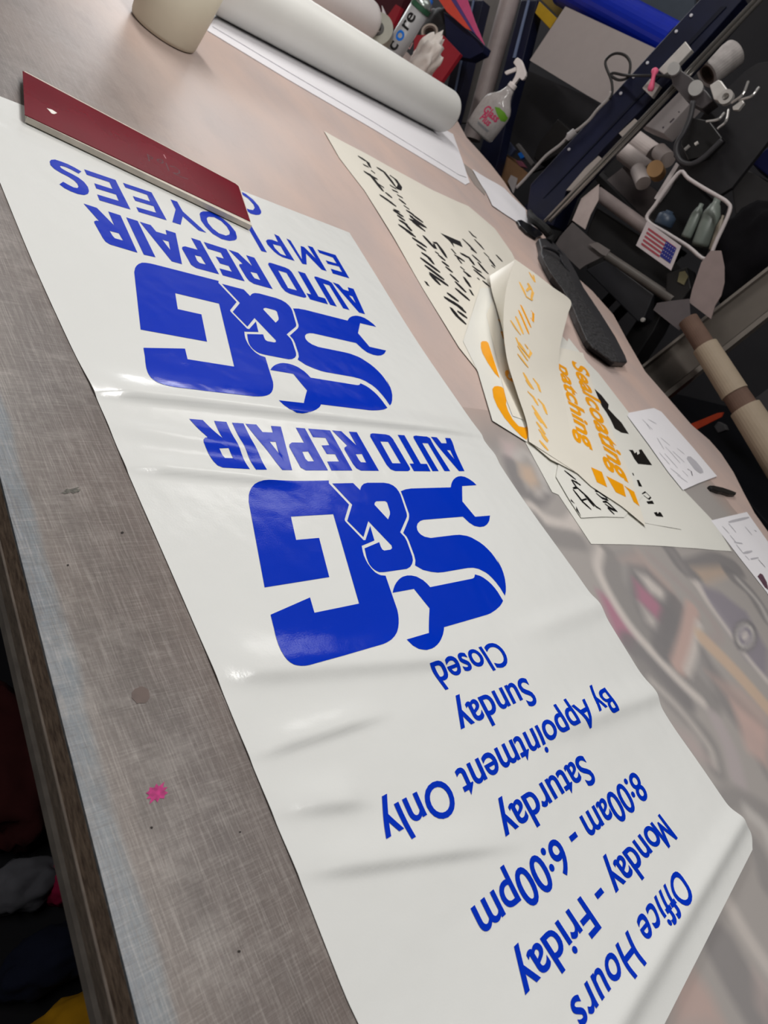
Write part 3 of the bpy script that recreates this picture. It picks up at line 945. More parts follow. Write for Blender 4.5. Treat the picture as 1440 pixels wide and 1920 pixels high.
def sheet(name, pix, h, m, label, cat, parent=None, wave=0.0, seed=0, step=0.012, group=None):
    """a sheet lying about h above the table, with slight buckles; returns object and a surface to print on"""
    pts = [P(x, y, h) for x, y in pix]
    bm = bmesh.new()
    flat_poly(bm, [(p.x, p.y) for p in pts])
    gridcut(bm, step)
    rnd = random.Random(seed)
    ph = [rnd.uniform(0, 6.28) for _ in range(4)]
    for v in bm.verts:
        x, y = v.co.x, v.co.y
        v.co.z = T + h + wave * (0.5 + 0.25 * math.sin(34 * x + 13 * y + ph[0]) + 0.25 * math.sin(21 * y - 40 * x + ph[1]))
    up_normals(bm)
    bvh = BVHTree.FromBMesh(bm)
    o = obj(name, bm, m, parent, smooth=True)
    if label:
        tag(o, label, cat, group)
    return o, bvh
def hit(bvh, px, py, eps=0.0004):
    d = Vector(ray(px, py)).normalized()
    loc, no, _, _ = bvh.ray_cast(CAMP, d)
    if loc is None:
        return None
    if no.dot(d) > 0:
        no = -no
    return loc + no * eps
def ink(name, surf, m, parent, strokes=(), fills=(), off=(0, 0), s=1.0, w=0.0024, label=None, eps=0.0004):
    """pen strokes and filled shapes printed on a sheet"""
    bm = bmesh.new()
    for pl in strokes:
        dense = []
        for a, b in zip(pl, pl[1:]):
            n = max(1, int(math.hypot(b[0] - a[0], b[1] - a[1]) / s / 8))
            dense += [(a[0] + (b[0] - a[0]) * k / n, a[1] + (b[1] - a[1]) * k / n) for k in range(n)]
        dense.append(pl[-1])
        pts = [q for q in (hit(surf, off[0] + x / s, off[1] + y / s, eps) for x, y in dense) if q is not None]
        if len(pts) < 2:
            continue
        L, Rr = [], []
        for i, p in enumerate(pts):
            d = pts[min(i + 1, len(pts) - 1)] - pts[max(i - 1, 0)]
            n = Vector((-d.y, d.x, 0))
            if n.length < 1e-7:
                n = Vector((1, 0, 0))
            n.normalize()
            ww = w / 2 * (0.55 if i in (0, len(pts) - 1) else 1.0)
            L.append(bm.verts.new(p + n * ww))
            Rr.append(bm.verts.new(p - n * ww))
        for i in range(len(pts) - 1):
            bm.faces.new((L[i], L[i + 1], Rr[i + 1], Rr[i]))
    for pl in fills:
        b2 = bmesh.new()
        flat_poly(b2, [(off[0] + x / s, off[1] + y / s) for x, y in pl])
        gridcut(b2, 10)
        mp = {}
        for v in b2.verts:
            q = hit(surf, v.co.x, v.co.y, eps)
            mp[v] = bm.verts.new(q) if q is not None else None
        for f in b2.faces:
            vs = [mp[v] for v in f.verts]
            if all(vs):
                bm.faces.new(vs)
        b2.free()
    up_normals(bm)
    o = obj(name, bm, m, parent)
    if label:
        o['label'] = label
    return o
def ruled(rows, nu=10, nv=6):
    """smooth patch through rows of (left, right) points given as (px, py, height)"""
    Ls = catmull([P(*r[0]) for r in rows], nv)
    Rs = catmull([P(*r[1]) for r in rows], nv)
    bm = bmesh.new()
    g = [[bm.verts.new(a.lerp(b, k / nu)) for k in range(nu + 1)] for a, b in zip(Ls, Rs)]
    for i in range(len(g) - 1):
        for k in range(nu):
            bm.faces.new((g[i][k], g[i + 1][k], g[i + 1][k + 1], g[i][k + 1]))
    return bm

# longest sheet, black script
s1, b1 = sheet('script_sheet', [(607, 246), (683, 287), (811, 357), (878, 387), (928, 429), (960, 475), (1000, 560), (1010, 640), (960, 760), (905, 725), (896, 697), (860, 652), (794, 543), (739, 448), (683, 357), (636, 296)], 0.0012, m_sheet, 'long cream sheet with black slanted script pointing at the roll', 'sheet', wave=0.0012, seed=2)
A_STR = [[(400, 345), (520, 420), (550, 485)], [(465, 450), (530, 480)], [(560, 520), (610, 560)], [(470, 530), (560, 590), (640, 630)], [(540, 560), (640, 690), (710, 780)], [(640, 680), (720, 735)], [(560, 590), (620, 620)], [(735, 790), (820, 860)], [(665, 820), (770, 890), (870, 965)], [(840, 1000), (910, 1030)], [(830, 1010), (960, 1090)], [(880, 1070), (980, 1140)], [(900, 1130), (1010, 1190)], [(895, 1185), (1080, 1310)], [(960, 1160), (1060, 1260)],
         [(630, 485), (720, 540), (800, 640), (860, 720)], [(790, 580), (860, 630), (915, 710), (905, 745), (870, 740)], [(790, 700), (870, 750)], [(820, 760), (890, 790)], [(880, 820), (950, 860)], [(900, 870), (990, 940)], [(960, 950), (1030, 1000)], [(990, 1010), (1090, 1070)], [(1030, 1070), (1080, 1100)], [(1060, 1060), (1200, 1160)], [(1030, 1120), (1240, 1220)], [(1080, 1150), (1225, 1270)]]
ink('script_lettering', b1, m_black, s1, A_STR, off=(610, 240), s=6.545, w=0.0140)
B_STR = [[(60, 40), (280, 190)], [(90, 110), (265, 240)], [(0, 140), (80, 240)], [(0, 230), (140, 320)], [(90, 330), (290, 460)], [(150, 420), (280, 510)], [(215, 530), (350, 620)], [(290, 570), (385, 690)], [(200, 600), (470, 800)], [(260, 700), (525, 900)], [(320, 800), (580, 980)], [(330, 820), (470, 970)], [(270, 920), (310, 980)],
         [(240, 300), (400, 480)], [(380, 400), (420, 400), (480, 480), (555, 600)], [(380, 410), (415, 480)], [(400, 520), (450, 550)], [(440, 560), (540, 640)], [(490, 650), (590, 720)], [(540, 720), (640, 800)], [(600, 820), (720, 930)], [(670, 920), (820, 1070)], [(670, 1010), (870, 1180)],
         [(560, 1075), (720, 1190)], [(520, 1130), (780, 1290)], [(640, 1190), (820, 1345)], [(700, 1320), (835, 1415)], [(610, 1270), (700, 1390), (820, 1500)],
         [(620, 480), (680, 550)], [(660, 560), (800, 650)], [(740, 540), (860, 600), (930, 700)], [(700, 600), (760, 680)], [(740, 720), (800, 770)], [(780, 780), (890, 860)], [(820, 810), (860, 860)], [(790, 860), (880, 1000)], [(870, 1030), (915, 1110)],
         [(770, 345), (850, 420), (960, 540)], [(880, 480), (950, 530)], [(900, 560), (1020, 670)], [(900, 710), (960, 760), (1030, 800)], [(980, 660), (1060, 760), (1120, 820)], [(920, 760), (1080, 890)], [(970, 870), (1000, 900)], [(1040, 910), (1140, 990)],
         [(860, 240), (910, 300), (960, 330)], [(930, 350), (1000, 420), (1060, 490)], [(1060, 530), (1130, 600)], [(1130, 610), (1210, 720)], [(1160, 700), (1210, 740)], [(1225, 560), (1310, 655)]]
ink('script_lettering', b1, m_black, s1, B_STR, [[(470, 265), (740, 380), (775, 460), (640, 400), (660, 460), (590, 370)]], off=(760, 400), s=7.2, w=0.0140)

# widest bottom sheet
s0, b0 = sheet('backing_sheet', [(950, 700), (985, 830), (1035, 923), (1047, 928), (1108, 1020), (1180, 1021), (1260, 1025), (1372, 1034), (1337, 977), (1280, 917), (1180, 775), (1122, 700), (1046, 622), (1010, 600)], 0.0009, m_sheetw, 'plain pale sheet at the bottom of the stack, blank end over the airbrush print', 'sheet', wave=0.0006, seed=3)
s8, b8 = sheet('license_sheet', [(1277, 993), (1270, 960), (1252, 905), (1208, 828), (1172, 775), (1120, 702), (1066, 634), (1045, 690), (1140, 900), (1195, 978)], 0.0018, m_sheetw, 'pale sheet with thick black block lettering beside the white paper form', 'sheet', wave=0.0007, seed=4)
c8b = dict(off=(1080, 700), s=4.0)
ink('block_lettering', b8, m_black, s8, [[(495, 905), (520, 890), (560, 930), (545, 945), (505, 915)]], [[(120, 100), (190, 165), (245, 235), (240, 265), (300, 330), (340, 370), (395, 455), (340, 445), (290, 415), (260, 350), (225, 290), (185, 235), (165, 190)],
    [(395, 575), (425, 575), (440, 600), (455, 590), (460, 612), (478, 600), (470, 575), (490, 570), (570, 690), (465, 680), (435, 640), (410, 590)],
    [(583, 1045), (605, 1040), (612, 1055), (622, 1040), (635, 1045), (655, 1078), (600, 1072)], [(527, 962), (572, 955), (585, 980), (540, 980)], [(455, 800), (470, 800), (495, 850), (470, 848)], [(420, 745), (430, 752), (436, 768), (426, 764)]], w=0.004, **c8b)
s4, b4 = sheet('small_script_sheet', [(1042, 894), (1066, 935), (1089.5, 971), (1130, 969), (1170, 970), (1205, 930), (1120, 850), (1050, 850)], 0.0027, m_sheetw, 'white sheet with a large black script capital under the end of the orange lettered sheet', 'sheet', wave=0.0005, seed=5)
cS = dict(off=(1020, 840), s=5.538)
ink('script_lettering', b4, m_black, s4, [[(210, 235), (330, 330)], [(285, 330), (380, 385)], [(285, 335), (345, 420)], [(330, 345), (375, 390)], [(300, 420), (340, 410), (450, 510), (540, 610), (590, 640)], [(300, 430), (400, 560), (490, 640)], [(390, 545), (440, 530)], [(420, 490), (520, 610)], [(530, 450), (560, 450), (640, 510), (660, 540), (600, 520), (540, 470)], [(610, 560), (650, 560), (740, 640), (700, 630), (630, 580)], [(660, 620), (760, 660)], [(660, 625), (730, 690)]], [[(235, 500), (262, 510), (320, 580), (385, 712), (310, 610), (262, 540)]], w=0.0060, **cS)
# sheet with the two large orange curves
s5, b5 = sheet('orange_curve_sheet', [(868, 640), (896, 697), (923, 789), (988, 829), (996, 800), (985, 720), (960, 640), (925, 540), (900, 540)], 0.0027, m_sheetw, 'pale sheet with two large orange comma shapes at the left side of the stack', 'sheet', wave=0.0005, seed=6)
cE = dict(off=(900, 620), s=7.2)
ink('orange_shapes', b5, m_org, s5, [], [[(10, 160), (30, 143), (80, 143), (110, 165), (265, 645), (200, 580), (100, 430), (30, 300), (10, 230)],
    [(165, 790), (190, 755), (230, 748), (290, 760), (325, 790), (355, 940), (350, 1000), (380, 1090), (440, 1200), (520, 1290), (600, 1310), (645, 1290), (640, 1440), (625, 1475), (560, 1430), (450, 1320), (330, 1180), (230, 1020), (180, 900)]], **cE)
s6, b6 = sheet('orange_letter_strip', [(912, 590), (949, 749), (961, 780), (987, 789), (990, 740), (970, 650), (955, 580), (925, 560)], 0.0035, m_sheet, 'narrow cream strip with a row of small orange letters beside the curled sheet', 'sheet', wave=0.0004, seed=7)
ink('orange_letters', b6, m_org, s6, [], [[(335, 560), (350, 535), (380, 535), (390, 570), (375, 620), (400, 650), (430, 640), (420, 590), (450, 585), (485, 715), (430, 690), (370, 650), (340, 600)],
    [(388, 485), (430, 485), (447, 540), (415, 525)], [(365, 385), (410, 380), (430, 445), (395, 430)], [(350, 310), (390, 310), (412, 365), (375, 345)], [(320, 190), (370, 190), (400, 265), (350, 235)], [(275, 10), (320, 10), (370, 145), (310, 110)], [(237, -155), (262, -150), (312, -85), (300, -72)]], **cE)
# the curled orange lettered sheet
s3, b3 = sheet('orange_lettered_sheet', [(1040, 650), (1093, 662), (1111, 722), (1184, 897), (1207, 973), (1211, 987), (1165, 950), (1108, 912), (1082, 888), (1032, 862), (992, 828), (992, 790), (1010, 700)], 0.0045, m_sheet, 'cream sheet with orange Sealcoating and patching lettering and a curled-up end', 'sheet', wave=0.0012, seed=8)
onS3 = lambda q: (hit(b3, *q) or P(q[0], q[1], 0.0075))
f66 = lambda x, y: 0.0085
def on3(name, txt, BS, BE, TS, TE, ref, label):
    bm = text_bm(txt, 0.03, 0.25)
    rb = text_bm(ref, 0.018)
    hr = max(v.co.y for v in rb.verts)
    rb.free()
    x0 = min(v.co.x for v in bm.verts)
    x1 = max(v.co.x for v in bm.verts)
    gridcut(bm, 0.1)
    a, b, c, d = [P(q[0], q[1], 0.0052) for q in (BS, BE, TS, TE)]
    for v in bm.verts:
        u = (v.co.x - x0) / (x1 - x0)
        w = v.co.y / hr
        p = a.lerp(b, u) * (1 - w) + c.lerp(d, u) * w
        lo, no, _, _ = b3.ray_cast(Vector((p.x, p.y, T + 0.1)), Vector((0, 0, -1)))
        v.co = (p.x, p.y, (lo.z if lo else T + 0.0052) + 0.0004)
    up_normals(bm)
    o = obj(name, bm, m_org, s3)
    o['label'] = label
cF = ((1020, 640), 5.333)
on3('lettering', 'patching', *q4(*cF, (128, 200), (378, 1062), (252, 240), (535, 1110)), 'h', 'orange patching line')
on3('lettering', 'Sealcoating', *q4(*cF, (275, 190), (712, 1362), (410, 240), (905, 1440)), 'l', 'orange Sealcoating line')
ink('orange_shapes', b3, m_org, s3, [], [[(487, 200), (600, 250), (655, 408), (548, 355)], [(645, 290), (820, 380), (850, 510), (745, 460)], [(830, 390), (935, 455), (990, 605), (930, 560), (880, 450)]], **cS)
flap = ruled([((992, 828, .0062), (1078, 884, .0062)), ((987, 790, .011), (1062, 770, .0075)), ((968, 732, .018), (1049, 700, .012)), ((950, 670, .030), (1050, 652, .024)), ((944, 605, .045), (1064, 592, .040)), ((948, 548, .055), (1070, 564, .047)), ((957, 512, .061), (1036, 538, .058)), ((966, 486, .064), (1004, 513, .064))])
up_normals(flap)
bfl = BVHTree.FromBMesh(flap)
fl = obj('curled_flap', flap, m_sheet, s3, smooth=True)
back = ruled([((966, 487, .0635), (918, 517, .013)), ((957, 513, .0605), (922, 545, .011)), ((948, 550, .0545), (932, 580, .011)), ((944, 606, .0445), (943, 622, .018)), ((946, 640, .036), (946, 650, .028))])
obj('curled_back', back, m_sheet, s3, smooth=True)
c5f = dict(off=(860, 480), s=6.545)
ink('pale_script', bfl, m_orgp, fl, [[(745, 320), (830, 500), (880, 530), (905, 530)], [(830, 430), (870, 380), (905, 440), (890, 520)], [(850, 330), (905, 430)], [(865, 200), (930, 320)], [(915, 235), (935, 320)], [(840, 340), (900, 430)]], off=(860, 480), s=6.545, w=0.0105)
ink('pale_script', bfl, m_org, fl, [[(760, 600), (885, 880)], [(735, 665), (860, 960)], [(885, 670), (910, 700), (905, 800), (885, 760)], [(695, 740), (730, 790)]], off=(860, 480), s=6.545, w=0.0085)
ink('pale_script', bfl, m_orgp, fl, [[(700, 750), (790, 960)], [(635, 790), (700, 890), (760, 970)], [(700, 1000), (740, 1090), (860, 1230)], [(720, 1100), (850, 1290)], [(720, 1200), (855, 1370)], [(810, 1080), (880, 1180), (860, 1230)], [(740, 1060), (870, 1260)], [(790, 1430), (850, 1540), (920, 1640)], [(820, 1520), (900, 1630)], [(910, 1500), (970, 1580), (1000, 1670)]], off=(860, 480), s=6.545, w=0.0105)
ink('pale_script', bfl, m_orgp, fl, [[(640, 820), (720, 900), (780, 1010)], [(700, 1010), (790, 1150), (900, 1320)], [(780, 920), (850, 1000), (900, 1130)], [(730, 1100), (830, 1250)], [(760, 1230), (880, 1400)], [(790, 1330), (920, 1490)], [(800, 1480), (920, 1620)], [(830, 1400), (910, 1510)]], off=(900, 620), s=7.2, w=0.0095)

# ------------------------------------------------------------------ other papers on the mat
m_paper = mat('white_office_paper', 226, 224, 228, 0.6, 0.3, var=0.012, scale=8)
m_grey_ink = mat('grey_print_ink', 178, 176, 182, 0.6, 0.3)
m_dk_ink = mat('dark_print_ink', 96, 88, 96, 0.6, 0.3)
fa, bfa = sheet('order_form', [(1179, 774), (1200, 770), (1226, 765), (1240, 772), (1300, 840), (1344.5, 893), (1310, 906), (1280.5, 919), (1253, 885), (1215, 832), (1176, 780)], 0.0030, m_paper, 'white printed form with a grey stamp beside the black block letters', 'paper form', wave=0.0006, seed=11)
cA = dict(off=(1150, 760), s=7.2)
ink('print_lines', bfa, m_grey_ink, fa, [[(390, 190), (530, 330)], [(470, 190), (580, 250)], [(440, 240), (500, 330)], [(590, 440), (680, 590)], [(640, 440), (760, 540)], [(700, 560), (780, 640)], [(760, 620), (900, 780)], [(800, 620), (960, 770)], [(690, 650), (870, 850)], [(860, 580), (960, 660)], [(770, 850), (910, 960)], [(860, 940), (1000, 1040)], [(930, 880), (1010, 960)], [(620, 640), (760, 800)]], w=0.004, **cA)
ink('stamp', bfa, m_grey_ink, fa, [], [[(1000, 690), (1040, 690), (1120, 760), (1200, 860), (1215, 910), (1170, 920), (1100, 870), (1030, 780), (990, 720)]], **cA)
ink('stamp', bfa, m_dk_ink, fa, [[(1000, 860), (1050, 890), (1065, 950)]], w=0.005, **cA)
fb, bfb = sheet('order_form', [(1333, 976), (1366, 968), (1400, 960), (1440, 1016), (1500, 1095), (1470, 1165), (1437, 1110), (1385, 1044)], 0.0012, m_paper, 'white printed form cut off by the right edge of the photo', 'paper form', wave=0.0005, seed=12)
cB = dict(off=(1330, 950), s=12.0)
ink('print_lines', bfb, m_grey_ink, fb, [[(430, 350), (890, 240)], [(290, 440), (450, 610)], [(430, 380), (600, 580)], [(460, 640), (620, 830)], [(560, 800), (740, 830)], [(600, 850), (760, 1050)], [(800, 450), (960, 640)], [(760, 1050), (960, 1000)], [(800, 1100), (900, 1200)], [(930, 1180), (1100, 1150)]], w=0.006, **cB)
ink('print_lines', bfb, m_dk_ink, fb, [[(1100, 1190), (1260, 1370)], [(1010, 530), (1060, 560)]], w=0.004, **cB)
ink('stamp', bfb, mat('plum_stamp_ink', 92, 66, 78, 0.6, 0.3, var=0.3, scale=300), fb, [], [[(1140, 1500), (1200, 1530), (1290, 1700), (1330, 1880), (1250, 1820), (1080, 1570)]], **cB)
clip = plate(tr((1080, 700), 4, [(978, 858), (1010, 858), (1075, 872), (1130, 890), (1182, 910), (1176, 926), (1130, 925), (1080, 908), (1050, 905), (1000, 885)]), 0.0004, 0.009, 0.0015)
tag(obj('black_clip', clip, mat('matte_black_plastic', 22, 22, 23, 0.5, 0.4)), 'small black clip lying between the two white forms', 'clip')
wp, _ = sheet('loose_paper', [(884, 318), (906, 330), (945, 354), (984, 393), (988, 408), (1006, 432), (997, 432), (964, 414), (922, 386), (910, 360), (893, 333)], 0.0012, m_paper, 'crumpled white paper beside the pointed end of the black tool', 'paper', wave=0.003, seed=13)
bm = bmesh.new()
flat_poly(bm, [(P(x, y).x, P(x, y).y) for x, y in [(863, 302), (884, 318), (910, 360), (909, 367), (888, 345), (877, 327)]])
for v in bm.verts:
    v.co.z = T + 0.001
up_normals(bm)
obj('grey_fold', bm, mat('grey_translucent_film', 156, 146, 140, 0.4, 0.4), wp)
for k, pix in enumerate(([(388, 58), (410, 20), (850, 255), (866, 300), (880, 343), (872, 347), (830, 321), (700, 243), (540, 150)], [(398, 50), (415, 18), (849, 252), (862, 290), (874, 333), (860, 328), (700, 229), (545, 138)])):
    wsh = plate(pix, 0.0004 + 0.0022 * k, 0.0018)
    tag(obj('white_sheet', wsh, m_paper), ['lower of two long white sheets under the thick roll', 'upper of two long white sheets directly under the thick roll'][k], 'sheet', None)

# ------------------------------------------------------------------ black hand tool
m_tool = mat('black_tool_plastic', 46, 46, 49, 0.5, 0.4, var=0.1)
m_pad = mat('black_textured_pad', 44, 44, 46, 0.55, 0.45, var=0.9, scale=130, bump=1.0, bscale=130)
cT = lambda *q: tr((940, 380), 5.647, q)
tool = thing('hand_tool', 'long black hand tool with a textured pad and a looped end at the table edge', 'tool', P(1070, 560))
obj('body', plate(cT((360, 430), (385, 540), (380, 590), (440, 720), (500, 830), (600, 950), (690, 1060), (720, 1200), (760, 1300), (860, 1500), (900, 1560), (1030, 1650), (1150, 1740), (1280, 1745), (1260, 1680), (1160, 1480), (1000, 1220), (830, 960), (750, 790), (700, 700), (640, 600), (540, 500), (450, 420)), 0.0005, 0.020, 0.004), m_tool, tool)
obj('pad', plate(cT((470, 560), (430, 600), (520, 760), (640, 920), (740, 1090), (800, 1240), (900, 1470), (960, 1540), (1060, 1610), (1170, 1690), (1250, 1700), (1130, 1460), (970, 1200), (800, 950), (700, 750), (600, 620)), 0.0206, 0.004, 0.0015), m_pad, tool)
obj('blade_end', plate(cT((150, 210), (190, 205), (380, 310), (420, 360), (350, 400), (250, 340), (180, 270)), 0.0005, 0.010, 0.002), mat('black_gloss_plastic', 16, 16, 18, 0.25, 0.5), tool)
lp = [P(x, y, h) for (x, y), h in zip(cT((440, 470), (480, 480), (560, 510), (620, 560), (650, 640), (760, 800), (700, 640), (600, 500)), (0.026, 0.030, 0.034, 0.032, 0.026, 0.010, 0.012, 0.022))]
obj('loop', tube(catmull(lp, 5), 0.0045, 8), mat('dark_metal_loop', 60, 60, 64, 0.3, 0.5, 0.6), tool)
strap = [P(x, y, h) for (x, y), h in zip(cT((300, 100), (330, 170), (420, 240), (480, 300), (520, 360), (500, 420)), (0.012, 0.024, 0.034, 0.036, 0.03, 0.018))]
obj('strap', tube(catmull(strap, 5), [0.010] * 4 + [0.015] * 18 + [0.012] * 4, 10), mat('black_webbing', 15, 15, 16, 0.7, 0.3), tool)

# ------------------------------------------------------------------ cup, roll and the things at the far end
m_cup = mat('cream_plastic', 216, 208, 188, 0.45, 0.35, var=0.02)
A, B, Cc = [P(x, y) for x, y in ((261, 45), (312, 84), (362, 103))]
def circ(a, b, c):
    ax, ay, bx, by, cx, cy = a.x, a.y, b.x, b.y, c.x, c.y
    d = 2 * (ax * (by - cy) + bx * (cy - ay) + cx * (ay - by))
    ux = ((ax * ax + ay * ay) * (by - cy) + (bx * bx + by * by) * (cy - ay) + (cx * cx + cy * cy) * (ay - by)) / d
    uy = ((ax * ax + ay * ay) * (cx - bx) + (bx * bx + by * by) * (ax - cx) + (cx * cx + cy * cy) * (bx - ax)) / d
    return Vector((ux, uy, T)), math.hypot(ax - ux, ay - uy)
cc, cr = circ(A, B, Cc)
cup = thing('tumbler', 'cream plastic tumbler standing at the left of the thick white roll', 'tumbler', cc)
obj('body', lathe(cc, [(0.0, 0.0006), (cr * 0.90, 0.0006), (cr * 0.97, 0.003), (cr, 0.009), (cr * 1.05, 0.05), (cr * 1.13, 0.14), (cr * 1.11, 0.14), (cr * 1.02, 0.05), (cr * 0.94, 0.012), (0, 0.012)], 48), m_cup, cup, smooth=True)

m_roll = mat('translucent_white_roll', 220, 220, 216, 0.42, 0.4, var=0.02, scale=9)
m_dark = mat('dark_rubber', 24, 24, 25, 0.6, 0.3)
# thick roll of translucent material lying along the table
rp0, rp1 = P(330, -6), P(814, 248)
rr = 0.068
dv = (rp1 - rp0).normalized()
side = Vector((-dv.y, dv.x, 0))
c0, c1_ = rp0 + side * rr * 0.14 + Vector((0, 0, rr)), rp1 + side * rr * 0.14 + Vector((0, 0, rr))
off0 = Vector((0, 0, 0.0045))
roll = thing('material_roll', 'thick translucent white roll lying on the white sheets at the far end', 'roll', (c0.x, c0.y, T))
c0, c1_ = c0 + off0, c1_ + off0
L_ = (c1_ - c0).length
prof = [(0.03, 0.0), (rr * 0.93, 0.0), (rr, 0.006), (rr, L_ - 0.012), (rr * 0.97, L_ - 0.004), (rr * 0.90, L_), (0.03, L_)]
obj('rolled_material', lathe(c0, prof, 56, axis=(c1_ - c0)), m_roll, roll, smooth=True)
obj('core', ring_tube(c1_ + dv * 0.0005, c1_ + dv * 0.004, 0.036, 0.029), mat('cardboard_core', 150, 120, 88, 0.8, 0.2), roll)

# white jug lying on its side behind the roll
j1 = P(672, 92, 0.0)
jd = Vector((0.80, -0.60, 0)).normalized()
jd = (P(690, 70, 0.06) - P(560, -5, 0.06)).normalized()
jr = 0.074
je = P(697, 40, 0.085)
jug = thing('white_jug', 'white rounded jug with a blue oval label lying behind the thick roll', 'jug', (je.x, je.y, T))
je = Vector((je.x, je.y, T + jr + 0.002))
js = je - jd * 0.54
obj('body', lathe(js, [(0, 0), (jr * 0.7, 0.0), (jr * 0.95, 0.015), (jr, 0.04), (jr, 0.475), (jr * 0.95, 0.505), (jr * 0.78, 0.528), (jr * 0.5, 0.539), (0, 0.54)], 48, axis=jd), mat('white_jug_plastic', 222, 216, 214, 0.35, 0.4, var=0.02), jug, smooth=True)
lab = bmesh.new()
uu = jd.cross(Vector((0, 0, 1))).normalized()
if uu.x > 0:
    uu = -uu
for ring, (mname, sc) in enumerate((('ring', 1.16), ('oval', 1.0))):
    bmL = bmesh.new()
    vs = []
    lc = 0.185
    for k in range(28):
        a = 2 * math.pi * k / 28
        t = lc + 0.052 * sc * math.cos(a)
        ph = 0.10 + 0.50 * sc * math.sin(a)
        vs.append((t, ph))
    b2 = bmesh.new()
    flat_poly(b2, vs)
    gridcut(b2, 0.02)
    for v in b2.verts:
        t, ph = v.co.x, v.co.y
        n = uu * math.cos(ph) + Vector((0, 0, 1)) * math.sin(ph)
        v.co = js + jd * t + n * (jr + 0.0006 + 0.0004 * ring)
    o = obj('label_' + mname, b2, mat('dark_label_ring', 36, 40, 54, 0.4, 0.4) if ring == 0 else mat('blue_label', 18, 92, 190, 0.35, 0.45), jug, smooth=True)
lab.free()
wt = tube([P(572, 22, 0.012), P(644, 76, 0.012)], 0.011, 16)
tag(obj('white_tube', wt, mat('white_pvc', 214, 212, 210, 0.4, 0.4)), 'thin white tube squeezed between the thick roll and the jug', 'tube')

# tape roll, can, cloth, booklets
tp = P(682, 92, 0.0)
tape = thing('tape_roll', 'grey roll of tape with a dark core standing left of the spray can', 'tape', tp)
ta = Vector((-0.74, -0.42, 0.42)).normalized()
tc_ = tp + Vector((0.05, 0.03, 0.062))
obj('tape', ring_tube(tc_, tc_ + ta * 0.045, 0.060, 0.026), mat('grey_green_tape', 142, 140, 128, 0.45, 0.4), tape, smooth=False)
obj('core', ring_tube(tc_ + ta * 0.002, tc_ + ta * 0.047, 0.0258, 0.014), mat('dark_grey_core', 70, 68, 66, 0.6, 0.3), tape)

cb = P(726, 118)
CR = 0.040
can = thing('spray_can', 'grey spray can with black and blue core lettering standing behind the thick roll', 'spray can', cb)
CH = 0.215
m_can = mat('silver_grey_can', 150, 149, 150, 0.35, 0.5, var=0.02)
obj('body', lathe(cb, [(0, 0.0005), (CR * 0.96, 0.0005), (CR, 0.004), (CR, CH)], 48), m_can, can, smooth=True)
obj('green_ring', lathe(cb + Vector((0, 0, CH + 0.0002)), [(CR * 0.9, 0), (CR * 1.05, 0), (CR * 1.05, 0.016), (CR * 0.9, 0.016)], 48), mat('dark_green_ring', 44, 84, 62, 0.4, 0.45), can, smooth=False)
obj('dome', lathe(cb + Vector((0, 0, CH + 0.0164)), [(0, 0), (CR, 0), (CR * 0.98, 0.006), (CR * 0.80, 0.020), (CR * 0.4, 0.029), (0.008, 0.031), (0.008, 0.044), (0, 0.044)], 40), mat('bare_steel_dome', 160, 168, 164, 0.25, 0.5, 0.7), can, smooth=True)
E1 = Vector((-0.466, 0.885, 0)).normalized()      # sideways (left as seen from the near edge)
E2 = Vector((-0.885, -0.466, 0)).normalized()     # towards the near edge
def on_cyl(base, r, z0, zs, ys, s, m, parent, phi0=0.0, name='lettering', label=None, bold=0.0):
    """text running up a cylinder, letter tops to the left"""
    bm = text_bm(s, bold)
    gridcut(bm, 0.08)
    x0 = min(v.co.x for v in bm.verts)
    for v in bm.verts:
        ph = phi0 + (v.co.y - 0.26) * ys / r
        n = E2 * math.cos(ph) + E1 * math.sin(ph)
        v.co = Vector((base.x, base.y, base.z + z0 + (v.co.x - x0) * zs)) + n * (r + 0.0005)
    bmesh.ops.recalc_face_normals(bm, faces=bm.faces[:])
    o = obj(name, bm, m, parent)
    if label:
        o['label'] = label
    return o
m_blackink = mat('black_label_ink', 18, 18, 20, 0.4, 0.4)
m_blueink = mat('blue_label_ink', 20, 110, 205, 0.4, 0.4)
for k, (ch, z) in enumerate((('c', 0.052), ('o', 0.090), ('r', 0.137), ('e', 0.163))):
    on_cyl(cb, CR, z, 0.070, 0.066, ch, m_blueink if ch == 'o' else m_blackink, can, bold=0.02, label='blue letter o' if ch == 'o' else None)

m_redbk = mat('red_booklet_cover', 146, 30, 44, 0.45, 0.4, var=0.05)
bk = slab([(776, 66), (828, 64), (863, 101), (828, 152), (812, 168), (770, 140)], 2.56, 0.018, zmin=T + 0.001)
bk = obj('booklet', bk, m_redbk)
tag(bk, 'red booklet with pale lettering leaning behind the white crumpled cloth', 'booklet')
def slab_ink(strokes, X, w, m, parent, name='lettering'):
    bm = bmesh.new()
    for pl in strokes:
        pts = [PX(x, y, X) for x, y in pl]
        for a, b in zip(pts, pts[1:]):
            d = b - a
            n = Vector((0, -d.z, d.y)).normalized() * w / 2
            bm.faces.new([bm.verts.new(q) for q in (a - n, b - n, b + n, a + n)])
    return obj(name, bm, m, parent)
m_paleink = mat('pale_cover_ink', 214, 170, 172, 0.5, 0.3)
slab_ink([[(760, 92), (764, 86), (768, 92), (774, 80)], [(797, 112), (801, 104), (804, 110), (811, 104)]], 2.559, 0.004, m_paleink, bk)
bk2 = obj('booklet', slab([(722, 36), (742, 8), (752, 14), (738, 46), (726, 56)], 2.60, 0.02, zmin=T + 0.001), m_redbk)
tag(bk2, 'red booklet edge showing left of the spray can', 'booklet')
pc = obj('paper_offcut', slab([(716, 10), (733, 48), (728, 62), (718, 54)], 2.52, 0.002, zmin=T + 0.001), m_paper)
